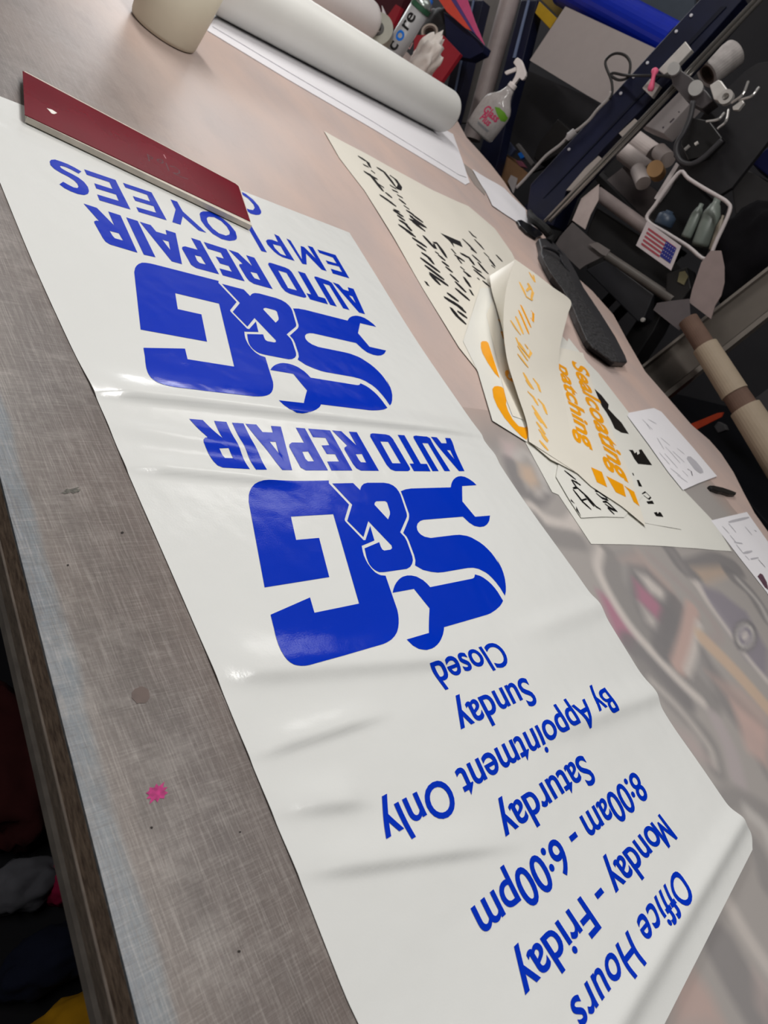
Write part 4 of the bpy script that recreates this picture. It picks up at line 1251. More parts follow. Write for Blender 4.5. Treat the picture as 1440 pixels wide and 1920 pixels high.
tag(pc, 'pointed white paper offcut standing left of the spray can', 'offcut')
mb = obj('maroon_box', slab([(700, -10), (762, -10), (745, 30), (712, 72), (694, 60), (706, 24)], 2.72, 0.10, zmin=T + 0.001), mat('dark_maroon_card', 62, 16, 28, 0.7, 0.3))
tag(mb, 'dark maroon box behind the white jug', 'box')

def lump(name, c, rad, m, seed, amp=0.25, freq=3.0, sub=4, squash=None):
    from mathutils import noise
    bm = bmesh.new()
    bmesh.ops.create_icosphere(bm, subdivisions=sub, radius=1.0)
    for v in bm.verts:
        p = v.co.normalized()
        q = p * freq + Vector((seed * 3.1, seed * 1.7, seed))
        n = noise.noise(q) + 0.5 * abs(noise.noise(q * 2.3)) - 0.4 * abs(noise.noise(q * 1.6 + Vector((5, 2, 1))))
        p = p * (1 + amp * n)
        z = p.z * rad[2]
        v.co = Vector(c) + Vector((p.x * rad[0], p.y * rad[1], z))
    if squash is not None:
        for v in bm.verts:
            v.co.z = max(v.co.z, squash)
    return obj(name, bm, m, None, smooth=True)
wc = PX(774, 150, 2.40)
cl = lump('shop_cloth', (wc.x, wc.y, T + 0.075), (0.05, 0.055, 0.105), mat('white_cotton_cloth', 212, 204, 198, 0.9, 0.2, var=0.05), 4, 0.5, 2.2, squash=T + 0.0005)
tag(cl, 'crumpled white cloth bunched up beside the spray can', 'cloth')
t2 = PX(806, 68, 2.62)
tape2 = thing('tape_roll', 'pale roll of tape right of the spray can with its open core showing', 'tape', t2)
ta2 = Vector((-0.80, -0.30, 0.50)).normalized()
obj('tape', ring_tube(t2, t2 + ta2 * 0.03, 0.037, 0.028), mat('beige_tape', 150, 138, 128, 0.5, 0.4), tape2)
obj('core', ring_tube(t2 + ta2 * 0.001, t2 + ta2 * 0.026, 0.0278, 0.022), mat('brown_tape_core', 92, 80, 74, 0.7, 0.3), tape2)
bg = lump('black_bag', PX(820, 66, 2.72), (0.05, 0.11, 0.12), mat('black_nylon', 26, 25, 26, 0.7, 0.3), 9, 0.3, 2.0)
tag(bg, 'dark crumpled bag behind the pale tape roll', 'bag')
bb = obj('blue_bottle', lathe(PX(799, 8, 2.62), [(0, -0.02), (0.022, -0.02), (0.026, 0.0), (0.02, 0.026), (0, 0.03)], 24), mat('bright_blue_plastic', 24, 104, 200, 0.4, 0.4), None, smooth=True)
tag(bb, 'bright blue rounded bottle top showing above the spray can', 'bottle')

# spray bottle
sb = P(897, 250)
bottle = thing('spray_bottle', 'clear spray bottle with white trigger and pink Glass Plus lettering at the table edge', 'spray bottle', sb)
m_clear = bpy.data.materials.new('cloudy_clear_plastic')
m_clear.use_nodes = True
nt = m_clear.node_tree
bs = nt.nodes['Principled BSDF']
nzc = nt.nodes.new('ShaderNodeTexNoise')
nzc.inputs['Scale'].default_value = 12
rpc = nt.nodes.new('ShaderNodeValToRGB')
rpc.color_ramp.elements[0].color = rgb(176, 170, 168)
rpc.color_ramp.elements[1].color = rgb(206, 200, 198)
nt.links.new(nzc.outputs['Fac'], rpc.inputs['Fac'])
nt.links.new(rpc.outputs['Color'], bs.inputs['Base Color'])
bs.inputs['Roughness'].default_value = 0.12
bs.inputs['Specular IOR Level'].default_value = 0.6
bs.inputs['Alpha'].default_value = 0.72
BH = 0.212
def ell_ring(bm, z, a, b, n=40):
    return [bm.verts.new(sb + Vector((0, 0, z)) + E1 * a * math.cos(t) + E2 * b * math.sin(t)) for t in [2 * math.pi * k / n for k in range(n)]]
def ell_loft(prof, n=40):
    bm = bmesh.new()
    rs = [ell_ring(bm, z, a, b, n) for z, a, b in prof]
    for p, q in zip(rs, rs[1:]):
        for k in range(n):
            bm.faces.new((p[k], p[(k + 1) % n], q[(k + 1) % n], q[k]))
    bm.faces.new(list(reversed(rs[0])))
    bm.faces.new(rs[-1])
    return bm
BPROF = [(z_, a_ * 1.2, b_ * 1.1) for z_, a_, b_ in [(0.0006, 0.046, 0.026), (0.004, 0.054, 0.032), (0.012, 0.058, 0.035), (0.06, 0.060, 0.036), (0.11, 0.060, 0.036), (0.132, 0.056, 0.035), (0.15, 0.046, 0.032), (0.163, 0.034, 0.027), (0.175, 0.026, 0.023), (0.19, 0.020, 0.019), (BH, 0.0138, 0.015)]]
obj('body', ell_loft(BPROF), m_clear, bottle, smooth=True)
obj('collar', ell_loft([(BH + 0.0004, 0.0165, 0.0165), (BH + 0.0004, 0.019, 0.019), (BH + 0.016, 0.018, 0.018), (BH + 0.018, 0.014, 0.014)], 28), mat('white_sprayer_plastic', 228, 220, 218, 0.35, 0.45), bottle, smooth=False)
def bottle_xy(u, v, d):
    return sb + E1 * u + E2 * d + Vector((0, 0, v))
HS = 0.000262
hz = BH + 0.012
def head_part(pts, th):
    return prism([bottle_xy(u * HS, hz + v * HS, -th / 2) for u, v in pts], E2 * th, 0.002)
m_spr = mat('white_sprayer_plastic', 228, 220, 218, 0.35, 0.45)
obj('spray_head', head_part([(191, 233), (196, 285), (183, 322), (120, 330), (70, 315), (23, 292), (-60, 250), (-92, 215), (-100, 160), (-90, 140), (-70, 133), (-30, 138), (-25, 0), (28, 0), (45, 110), (62, 160), (110, 215)], 0.026), m_spr, bottle)
obj('trigger', head_part([(127, 213), (95, 195), (82, 173), (171, 44), (200, 40), (226, 56), (215, 80), (150, 170)], 0.014), m_spr, bottle)
def ell_at(z):
    for (z0, a0, b0), (z1, a1, b1) in zip(BPROF, BPROF[1:]):
        if z0 <= z <= z1:
            t = (z - z0) / (z1 - z0)
            return a0 + (a1 - a0) * t, b0 + (b1 - b0) * t
    return BPROF[-1][1:]
def on_bottle(bm, x0, z0, sx, sz, eps=0.0006):
    for v in bm.verts:
        u = x0 - v.co.x * sx            # reading runs to the right, away from E1
        z = z0 + v.co.y * sz
        a, b = ell_at(max(0.001, z))
        u = max(-a * 0.98, min(a * 0.98, u))
        d = b * math.sqrt(max(0.0, 1 - (u / a) ** 2)) + eps
        v.co = bottle_xy(u, z, d)
m_pinkink = mat('pink_label_ink', 196, 52, 98, 0.4, 0.4)
for s_, z_, x_, k_ in (('Glass', 0.080, 0.034, 0.044), ('Plus', 0.050, 0.026, 0.040)):
    tb = text_bm(s_, 0.03, 0.2)
    gridcut(tb, 0.15)
    on_bottle(tb, x_, z_, k_ * 0.80, k_)
    bmesh.ops.recalc_face_normals(tb, faces=tb.faces[:])
    o = obj('lettering', tb, m_pinkink, bottle)
    o['label'] = 'pink ' + s_ + ' lettering'
lf = bmesh.new()
flat_poly(lf, [(0.000, 0.122), (0.018, 0.131), (0.046, 0.131), (0.068, 0.122), (0.068, 0.104), (0.054, 0.097), (0.036, 0.103), (0.016, 0.112)])
gridcut(lf, 0.006)
on_bottle(lf, 0, 0, 1, 1)
bmesh.ops.recalc_face_normals(lf, faces=lf.faces[:])
o = obj('leaf_mark', lf, mat('green_label_ink', 104, 158, 44, 0.4, 0.4), bottle)
gs = bmesh.new()
flat_poly(gs, [(-0.024, 0.040), (0.040, 0.040), (0.036, 0.030), (-0.018, 0.030)])
gridcut(gs, 0.008)
on_bottle(gs, 0, 0, 1, 1)
obj('grey_label_band', gs, mat('grey_label_ink', 128, 128, 132, 0.4, 0.4), bottle)

# ------------------------------------------------------------------ behind the table
m_navy = mat('navy_powder_coat', 12, 17, 42, 0.45, 0.4, var=0.25, scale=12)
m_navy_hi = mat('pale_blue_strip', 108, 122, 152, 0.4, 0.4)
def grp(name, label, cat, pix, X, group=None):
    p = PX(pix[0], pix[1], X)
    return thing(name, label, cat, p, group)
rk = grp('rack_post', 'navy rack post with a pale blue stripe right behind the spray bottle', 'rack post', (920, 290), 2.86)
obj('post', slab([(977, 0), (1008, 0), (978, 121), (950, 225), (934, 300), (870, 520), (830, 520), (895, 300), (944, 130)], 2.86, 0.06, 0.003), m_navy, rk)
obj('stripe', slab([(989, 0), (993, 0), (966, 108), (961, 108)], 2.855, 0.004), m_navy_hi, rk)
rk2 = grp('rack_post', 'navy rack post with a pale blue stripe left of the leaning grey tube', 'rack post', (850, 160), 2.86)
obj('post', slab([(875, 0), (906, 0), (860, 190), (780, 520), (740, 520), (833, 185)], 2.87, 0.06, 0.003), m_navy, rk2)
obj('stripe', slab([(886, 0), (889, 0), (852, 182), (849, 182)], 2.865, 0.004), m_navy_hi, rk2)
ti = grp('brochure_holder', 'navy wall holder under the pink and orange brochures', 'holder', (870, 95), 2.66)
obj('tray', slab([(832, 22), (853, 34), (909, 86), (904, 98), (880, 110), (850, 104), (838, 90)], 2.66, 0.05, 0.002), mat('navy_card', 14, 20, 52, 0.6, 0.3), ti)
bro = grp('brochure', 'glossy brochure with orange purple and pink bands standing in the navy holder', 'brochure', (860, 30), 2.64)
obj('orange_band', slab([(815, -12), (838, -12), (884, 58), (872, 52), (838, 22)], 2.64, 0.006), mat('orange_gloss', 214, 78, 62, 0.3, 0.5), bro)
obj('purple_band', slab([(838.5, -12), (848, -12), (893, 66), (884.5, 58)], 2.64, 0.006), mat('purple_gloss', 84, 66, 128, 0.3, 0.5), bro)
obj('pink_band', slab([(848.5, -12), (872, -12), (890, 40), (908, 84), (893.5, 66)], 2.64, 0.006), mat('pink_gloss', 204, 84, 130, 0.3, 0.5), bro)
lt = tube([PX(884, 262, 2.98), PX(964, -30, 2.98)], rw(17.5, PX(920, 120, 2.98)), 28)
tag(obj('grey_tube', lt, mat('grey_pink_tube', 156, 144, 142, 0.5, 0.35)), 'large pale grey tube leaning between the two navy rack posts', 'tube')
pn = obj('grey_board', slab([(896, -5), (952, -5), (900, 150), (880, 230), (846, 230)], 3.12, 0.02), mat('grey_sheet_panel', 118, 114, 111, 0.6, 0.3))
tag(pn, 'grey board behind the leaning grey tube', 'board')
ws = obj('white_board', slab([(993, 113), (1060, 12), (1232, 92), (1196, 142), (1132, 196), (1100, 178)], 2.80, 0.006), mat('white_foam_board', 160, 152, 150, 0.6, 0.3, var=0.02))
tag(ws, 'large white board behind the black cable loop', 'board')
m_yel = mat('yellow_carton', 168, 134, 18, 0.6, 0.3)
yb = obj('yellow_carton', slab([(1003, 24), (1011, 2), (1044, 34), (1031, 54)], 2.84, 0.10, 0.002), m_yel)
tag(yb, 'bright yellow carton right of the navy post with the stripe', 'carton', 'yellow cartons on the rack')
for k, (pix, lb) in enumerate((([(1013, -2), (1029, -6), (1060, 22), (1047, 32)], 'dull yellow carton above the bright yellow one, beside the white board'), ([(1030, -8), (1050, -8), (1066, 8), (1060, 20)], 'dull yellow carton touching the blue roll'))):
    y2 = obj('yellow_carton', slab(pix, 2.98, 0.10, 0.002), mat('dull_yellow_carton', 132, 110, 44, 0.6, 0.3))
    tag(y2, lb, 'carton', 'yellow cartons on the rack')
br_ = tube([PX(1060, -26, 2.92), PX(1262, 84, 2.92)], rw(34, PX(1160, 30, 2.92)), 32)
tag(obj('blue_roll', br_, mat('ultramarine_vinyl', 0, 34, 160, 0.35, 0.45)), 'ultramarine blue roll crossing behind the navy column', 'roll')
bp_ = obj('slate_board', slab([(1140, -4), (1302, -4), (1300, 62), (1252, 58)], 3.12, 0.02), mat('slate_blue_board', 66, 74, 84, 0.6, 0.3))
tag(bp_, 'slate blue board above the ultramarine roll', 'board')

stand = grp('equipment_stand', 'navy riveted equipment column with twin chrome rails and a silver clamp', 'equipment stand', (1010, 420), 2.34)
colpix = [(1280, 33), (1316, -6), (1396, -6), (1264, 142), (1133, 277), (1062, 358), (1036, 424), (985, 410), (994, 346)]
obj('column', slab(colpix, 2.34, 0.09, 0.004), m_navy, stand)
obj('groove_shade', slab([(1352, 12), (1362, 12), (1040, 350), (1018, 372)], 2.336, 0.003), mat('navy_shadow_paint', 8, 12, 30, 0.5, 0.3), stand)  # groove's shade put on as a darker navy strip
yq = PX(1020, 400, 2.44).y
obj('foot_post', box((2.4305, yq - 0.02, 0), (2.50, yq + 0.08, 1.1)), m_navy, stand)
m_riv = mat('white_rivet', 196, 196, 204, 0.4, 0.5)
for x, y in ((1296, 29), (1268, 59), (1214, 118), (1188, 144), (1164, 175), (1067, 280)):
    c = PX(x, y, 2.3385)
    obj('rivet', lathe(c, [(0, 0), (0.0052, 0), (0.0042, 0.003), (0, 0.0035)], 12, axis=(-1, 0, 0)), m_riv, stand)
m_chr = mat('brushed_chrome', 150, 146, 142, 0.22, 0.6, 0.85)
for dx in (-4.5, 4.5):
    obj('rail', tube([PX(1026 + dx, 415 - abs(dx) * 0, 2.28), PX(1427 + dx, -6 + dx * 0.2, 2.28)], rw(3.8, PX(1200, 240, 2.28)), 12), m_chr, stand)
m_alu = mat('brushed_aluminium', 196, 192, 188, 0.4, 0.5, 0.3)
obj('bracket', slab([(1285, 77), (1297, 93), (1270, 122), (1245, 140), (1234, 131)], 2.30, 0.02, 0.002), m_alu, stand)
obj('bracket_foot', slab([(1204, 165), (1219, 147), (1237, 160), (1222, 182)], 2.30, 0.02, 0.002), m_alu, stand)
obj('clamp_block', slab([(1252, 124), (1270, 126), (1298, 146), (1326, 172), (1338, 188), (1316, 204), (1286, 188), (1262, 160)], 2.25, 0.05, 0.003), mat('dark_grey_clamp', 64, 60, 62, 0.4, 0.5), stand)
for x, y, r in ((1265, 132, 11), (1306, 168, 13)):
    c = PX(x, y, 2.25)
    obj('clamp_barrel', tube([c + Vector((-0.03, -0.012, 0)), c + Vector((0.03, 0.012, 0))], rw(r, c), 18), mat('polished_steel', 200, 198, 196, 0.22, 0.6, 0.4), stand)
obj('clamp_arm', slab([(1330, 160), (1346, 149), (1352, 151), (1363, 166), (1368, 178), (1350, 190), (1338, 186)], 2.23, 0.03, 0.003), m_alu, stand)
c = PX(1362, 183, 2.225)
obj('eyelet', ring_tube(c + Vector((-0.008, 0, 0)), c + Vector((0.008, 0, 0)), rw(13, c), rw(6.5, c)), mat('white_metal', 200, 196, 192, 0.3, 0.5, 0.4), stand)
m_wire = mat('shiny_wire', 170, 168, 166, 0.25, 0.6, 0.6)
for a, b in (((1372, 193), (1403, 153)), ((1386, 188), (1423, 164)), ((1358, 212), (1325, 228)), ((1366, 206), (1346, 241))):
    mid = ((a[0] + b[0]) / 2 + 5, (a[1] + b[1]) / 2 + 4)
    obj('wire_arm', tube(catmull([PX(*a, 2.21), PX(*mid, 2.20), PX(*b, 2.21)], 5), rw(2.6, PX(*a, 2.21)), 8), m_wire, stand)
obj('spring_clip', slab([(1373, 200), (1392, 186), (1395, 192), (1390, 198), (1384, 206), (1374, 206)], 2.205, 0.015, 0.002), mat('white_metal', 200, 196, 192, 0.3, 0.5, 0.4), stand)
for pix in ([(1061, 357), (1097, 315), (1122, 292), (1129, 298), (1099, 331), (1077, 357)], [(1160, 250), (1190, 222), (1198, 229), (1172, 262)]):
    obj('cover_strip', slab(pix, 2.325, 0.012, 0.001), mat('pale_cover_strip', 150, 142, 136, 0.6, 0.3), stand)
pk = tube(catmull([PX(1229, 129, 2.28), PX(1226, 141, 2.275), PX(1223, 155, 2.275), PX(1219, 171, 2.28)], 4), [rw(r, PX(1225, 150, 2.28)) for r in (4, 6.5, 6.5, 5, 4, 3.6, 3.6, 4, 4.6, 5.5, 6, 6, 4)], 14)
tag(obj('pink_clip', pk, mat('pink_rubber', 214, 88, 122, 0.5, 0.4), None, smooth=True), 'small pink bone-shaped clip on the navy column', 'clip')

m_cable = mat('black_cable', 26, 24, 24, 0.5, 0.35)
loop = [(1140, 158), (1146, 146), (1137, 134), (1135, 120), (1142, 106), (1156, 100), (1172, 104), (1181, 116), (1181, 132), (1176, 146), (1160, 150), (1146, 142), (1150, 137), (1172, 141), (1200, 142), (1235, 142), (1258, 145), (1278, 158), (1300, 182), (1296, 215), (1284, 245), (1280, 262)]
ck = tube(catmull([PX(x, y, 2.31 - (0.03 if i > 13 else 0)) for i, (x, y) in enumerate([(1143, 186), (1148, 172), (1146, 150)] + loop[3:])], 5), rw(2.6, PX(1160, 130, 2.3)), 8)
tag(obj('black_cable', ck, m_cable, None, smooth=True), 'black cable looped in front of the white board and over the navy column', 'cable')
wcab = tube(catmull([PX(x, y, 2.31) for x, y in ((1146, 172), (1140, 186), (1120, 206), (1105, 225), (1084, 243), (1070, 252), (1050, 272), (1024, 292), (1000, 318), (982, 338), (968, 352))], 5), rw(2.9, PX(1060, 260, 2.3)), 10)
wco = obj('grey_cable', wcab, mat('light_grey_cable', 138, 132, 130, 0.5, 0.35), None, smooth=True)
tag(wco, 'light grey cable with a connector running down the left side of the navy column', 'cable')
obj('connector', tube([PX(1063, 262, 2.306), PX(1068, 255, 2.306), PX(1078, 246, 2.306)], [rw(q, PX(1070, 252, 2.3)) for q in (4, 7, 6)], 12), mat('pale_connector', 150, 146, 146, 0.45, 0.4), wco)

m_blkp = mat('black_matte_board', 30, 29, 32, 0.65, 0.3, var=0.1)
bpn = obj('black_board', slab([(1330, 198), (1398, 132), (1420, 118), (1460, 112), (1460, 240), (1372, 352), (1336, 374), (1290, 330), (1262, 292)], 2.33, 0.02, 0.002), m_blkp)
tag(bpn, 'black board hanging behind the silver clamp at the right edge', 'board')
adp = grp('power_adapter', 'black power adapter with a coiled cord hanging below the silver clamp', 'adapter', (1310, 270), 2.24)
obj('case', slab([(1288, 218), (1330, 226), (1354, 258), (1322, 292), (1290, 300), (1276, 270)], 2.25, 0.04, 0.003), mat('black_gloss_case', 18, 17, 18, 0.4, 0.45), adp)
obj('coiled_cord', tube(catmull([PX(x, y, 2.22) for x, y in ((1300, 190), (1294, 220), (1282, 248), (1270, 268), (1268, 286), (1276, 302), (1294, 308), (1316, 298), (1340, 276), (1354, 262))], 5), rw(5, PX(1290, 270, 2.22)), 10), mat('charcoal_cord', 46, 45, 48, 0.5, 0.35), adp, smooth=True)
obj('plug_pin', tube([PX(1284, 281, 2.21), PX(1293, 273, 2.21)], rw(3.2, PX(1290, 275, 2.2)), 10), m_wire, adp)
obj('plug_pin', tube([PX(1303, 271, 2.21), PX(1309, 267, 2.21)], rw(3.0, PX(1290, 275, 2.2)), 10), m_alu, adp)

wb = obj('white_box', slab([(1190, 227), (1263, 157), (1297, 190), (1243, 250), (1208, 236)], 2.52, 0.09, 0.003), mat('white_carton', 206, 198, 198, 0.6, 0.3, var=0.02))
tag(wb, 'white box with small dark print between the chrome rails and the black cord', 'box')
slab_ink([[(1256, 230), (1264, 222)], [(1242, 240), (1245, 238)], [(1272, 211), (1274, 209)]], 2.519, 0.006, m_dk_ink, wb, 'print_mark')
ra, rb_ = PX(1325, 140, 2.60), PX(1376, 100, 2.66)
bt = thing('banding_roll', 'fat white roll with a brown core mouth behind the silver clamp', 'roll', ra)
obj('wrap', ring_tube(ra, rb_, rw(25, ra), rw(19, ra)), mat('speckled_white_wrap', 168, 162, 160, 0.6, 0.3, var=0.15, scale=40), bt)
obj('core', ring_tube(ra + (rb_ - ra) * 0.02, rb_, rw(18.8, ra), rw(15, ra)), mat('brown_tape_core', 92, 80, 74, 0.7, 0.3), bt)
obj('plug', lathe(ra + (rb_ - ra) * 0.25, [(0, 0), (rw(14.8, ra), 0), (rw(14.8, ra), 0.01), (0, 0.01)], 24, axis=(rb_ - ra)), mat('brown_plug', 70, 58, 50, 0.8, 0.2), bt)
mid_ = ra + (rb_ - ra) * 0.3
obj('spindle', tube([mid_, Vector((2.432, mid_.y + 0.02, mid_.z - 0.02))], 0.006, 10), m_alu, bt)
m_wr = mat('white_paper_roll', 206, 194, 190, 0.6, 0.3, var=0.03)
rolls = [((1168, 250), (1226, 292), 20, 'white paper roll below the white box, largest of the cluster'), ((1170, 286), (1216, 322), 17, 'white paper roll lowest in the cluster beside the chrome rails'), ((1236, 284), (1252, 300), 15, 'short white paper roll right of the brown roll end'), ((1196, 318), (1206, 344), 14, 'white paper roll end below the brown roll end')]
rack = thing('storage_rack', 'dark rack with a shelf carrying the white paper rolls', 'rack', (2.66, 1.6, 0))
zs = min(PX(*q, 2.6).z for a, b, r, lb in rolls for q in (a, b)) - 0.075
obj('shelf_board', box((2.54, 1.30, zs - 0.02), (2.85, 1.80, zs), 0.002), mat('charcoal_rack', 44, 43, 45, 0.6, 0.3), rack)
for lx, ly in ((2.83, 1.32), (2.83, 1.78), (2.68, 1.32), (2.68, 1.78)):
    obj('leg', box((lx - 0.015, ly - 0.015, 0), (lx + 0.015, ly + 0.015, zs - 0.0205)), mat('charcoal_rack', 44, 43, 45, 0.6, 0.3), rack)
for a, b, r, lb in rolls:
    xr = {20: 2.72, 17: 2.60, 15: 2.56, 14: 2.50}[r]
    pa, pb_ = PX(*a, xr + 0.03), PX(*b, xr)
    zb = min(pa.z, pb_.z) - rw(r, pb_) - 0.002
    if r == 20 and zb - zs > 0.03:
        yr = min(max((pa.y + pb_.y) / 2, 1.35), 1.75)
        obj('shelf_riser', box((xr + 0.005, yr - 0.03, zs + 0.0005), (xr + 0.045, yr + 0.03, zb)), mat('charcoal_rack', 44, 43, 45, 0.6, 0.3), rack)
    tag(obj('paper_roll', tube([pa, pb_], rw(r, pb_), 26), m_wr, None), lb, 'roll', 'white paper rolls beside the chrome rails')
pa = PX(1228, 316, 2.38)
tag(obj('brown_roll', lathe(pa, [(0, 0), (rw(15, pa), 0), (rw(15, pa), 0.06), (0, 0.06)], 28, axis=(0.9, 0.2, -0.1)), mat('brown_tape_side', 164, 128, 88, 0.6, 0.3)), 'round brown roll end among the white paper rolls', 'roll')
for k, (pix, lb) in enumerate((([(1226, 372), (1268, 304), (1273, 310), (1234, 376)], 'white board strip, left one of the leaning pair above the basket'), ([(1235, 377), (1274, 311), (1280, 320), (1243, 384)], 'white board strip, right one of the leaning pair above the basket'))):
    tag(obj('board_strip', slab(pix, 2.32 + 0.06 * k, 0.05, 0.001), mat('white_strip', 176, 168, 168, 0.6, 0.3)), lb, 'board strip')
gr = obj('grey_sheet', slab([(1128, 345), (1170, 312), (1250, 372), (1212, 440), (1206, 432), (1206, 405)], 2.62, 0.01), mat('mid_grey_card', 118, 110, 110, 0.7, 0.3))
tag(gr, 'grey card behind the long pale roll under the paper rolls', 'card')
slab_ink([[(1138, 340), (1147, 349)]], 2.619, 0.008, m_dk_ink, gr, 'print_mark')
pr = tube([PX(1120, 362, 2.42), PX(1214, 430, 2.42)], rw(12, PX(1170, 400, 2.42)), 24)
tag(obj('pale_roll', pr, mat('pale_pinkish_roll', 136, 124, 122, 0.6, 0.3)), 'long pale roll lying above the black plotter', 'roll')
pp = obj('pale_paper', slab([(1090, 372), (1123, 345), (1122, 375), (1107, 403), (1097, 430), (1073, 413)], 2.30, 0.002), mat('beige_paper', 172, 158, 154, 0.7, 0.3))
tag(pp, 'beige paper hanging left of the black plotter', 'paper')
gc = obj('grey_card', slab([(1042, 457), (1050, 443), (1073, 417), (1110, 450), (1143, 468), (1137, 478), (1098, 497), (1087, 505), (1052, 472)], 2.24, 0.004), mat('dark_grey_card', 84, 79, 79, 0.7, 0.3))
tag(gc, 'dark grey card standing beside the looped end of the black tool', 'card')
gl = obj('grey_card', slab([(1104, 458), (1120, 454), (1144, 469), (1136, 480), (1128, 477)], 2.23, 0.002), mat('mid_grey_paper', 108, 102, 100, 0.7, 0.3))
tag(gl, 'lighter grey card in front of the dark grey one', 'card')

plot = grp('vinyl_plotter', 'black vinyl plotter with a grey roller below the flag card', 'plotter', (1180, 600), 2.40)
obj('housing', slab([(1118, 388), (1208, 446), (1262, 506), (1252, 560), (1216, 592), (1100, 506), (1098, 440)], 2.46, 0.20, 0.006), mat('black_plotter_shell', 30, 29, 30, 0.5, 0.35), plot)
obj('roller', tube([PX(1138, 480, 2.38), PX(1262, 563, 2.38)], rw(9, PX(1200, 520, 2.38)), 18), mat('grey_roller', 92, 87, 83, 0.5, 0.35), plot)
obj('lower_cover', slab([(1098, 506), (1138, 486), (1226, 552), (1208, 596), (1196, 604)], 2.37, 0.08, 0.004), mat('charcoal_cover', 40, 40, 44, 0.5, 0.35), plot)
obj('end_block', slab([(1250, 512), (1288, 500), (1296, 540), (1270, 575), (1246, 560)], 2.37, 0.08, 0.004), mat('black_plotter_shell', 30, 29, 30, 0.5, 0.35), plot)
obj('yellow_label', slab([(1274, 510), (1284, 508), (1290, 518), (1282, 534), (1270, 528)], 2.365, 0.004), mat('dull_label', 118, 112, 84, 0.6, 0.3), plot)
obj('knob', lathe(PX(1206, 600, 2.36), [(0, 0), (0.008, 0), (0.007, 0.006), (0, 0.007)], 16, axis=(-1, 0, 0)), m_alu, plot)
obj('stand_leg', slab([(1196, 596), (1226, 560), (1250, 570), (1226, 620), (1180, 690), (1150, 760), (1120, 760), (1160, 650)], 2.44, 0.10, 0.004), mat('black_plotter_shell', 30, 29, 30, 0.5, 0.35), plot)

m_card = mat('white_card', 178, 168, 170, 0.6, 0.3)
flag = grp('flag_card', 'white card with a small stars and stripes flag print hanging from the basket', 'card', (1235, 470), 2.16)
fc = [(1192.5, 460), (1213, 415), (1277, 461), (1258, 507)]
obj('card', slab(fc, 2.16, 0.002), m_card, flag)
def fpt(u, v, X):
    a = Vector((fc[1][0], fc[1][1])).lerp(Vector((fc[2][0], fc[2][1])), u)
    b = Vector((fc[0][0], fc[0][1])).lerp(Vector((fc[3][0], fc[3][1])), u)
    q = a.lerp(b, v)
    return PX(q.x, q.y, X)
for k in range(5):
    v0 = 0.16 + k * 0.155
    u1 = 0.90 if k < 1 else 0.62
    bm = bmesh.new()
    bm.faces.new([bm.verts.new(fpt(u, v, 2.1592)) for u, v in ((0.10, v0), (u1, v0), (u1, v0 + 0.08), (0.10, v0 + 0.08))])
    obj('red_stripe', bm, mat('flag_red', 146, 62, 72, 0.6, 0.3), flag)
bm = bmesh.new()
bm.faces.new([bm.verts.new(fpt(u, v, 2.1588)) for u, v in ((0.62, 0.18), (0.92, 0.18), (0.92, 0.80), (0.62, 0.80))])
obj('blue_canton', bm, mat('flag_blue', 30, 36, 110, 0.6, 0.3), flag)
bm = bmesh.new()
rs_ = random.Random(2)
for i in range(5):
    for j in range(4):
        u, v = 0.65 + 0.06 * i, 0.25 + 0.14 * j
        bm.faces.new([bm.verts.new(fpt(u + 0.012 * math.cos(t), v + 0.02 * math.sin(t), 2.1584)) for t in (0, 1.57, 3.14, 4.71)])
obj('stars', bm, m_card, flag)

bas = grp('bottle_basket', 'white rimmed basket of pale bottles above the flag card', 'basket', (1290, 460), 2.20)
rim = [(1213, 412), (1250, 437), (1290, 462), (1324, 486), (1345, 448), (1368, 396), (1364, 380), (1346, 368), (1318, 352), (1290, 334), (1276, 322), (1252, 350), (1228, 385)]
obj('rim', tube(catmull([PX(x, y, 2.20) for x, y in rim], 4, closed=True) + [PX(rim[0][0], rim[0][1], 2.20)], rw(3.6, PX(1290, 400, 2.2)), 10, cap=False), mat('white_wire_coat', 176, 168, 168, 0.45, 0.4), bas, smooth=True)
obj('back', slab([(1218, 408), (1278, 326), (1364, 384), (1322, 480)], 2.34, 0.006), mat('black_liner', 12, 12, 14, 0.7, 0.2), bas)
m_bt = mat('pale_green_bottle', 106, 114, 108, 0.35, 0.5)
for a, b, r, m, lb in (((1312, 462), (1346, 372), 16, m_bt, 'pale green bottle nearest the right rim of the basket'), ((1286, 446), (1316, 382), 10, m_bt, 'thin pale bottle in the middle of the basket'), ((1242, 424), (1256, 396), 17, mat('slate_bottle', 52, 66, 84, 0.4, 0.45), 'slate blue bottle in the left of the basket'), ((1334, 470), (1356, 404), 6, mat('beige_bottle', 120, 112, 100, 0.4, 0.4), 'slim beige bottle against the right rim of the basket')):
    q0, q1 = PX(*a, 2.27), PX(*b, 2.27)
    rr_ = rw(r, q0)
    ax = (q1 - q0)
    ln = ax.length
    tag(obj('bottle', lathe(q0, [(0, 0), (rr_ * 0.9, 0), (rr_, ln * 0.06), (rr_, ln * 0.68), (rr_ * 0.6, ln * 0.86), (rr_ * 0.42, ln * 0.9), (rr_ * 0.42, ln), (0, ln)], 24, axis=ax), m, None, smooth=True), lb, 'bottle', 'bottles in the basket')

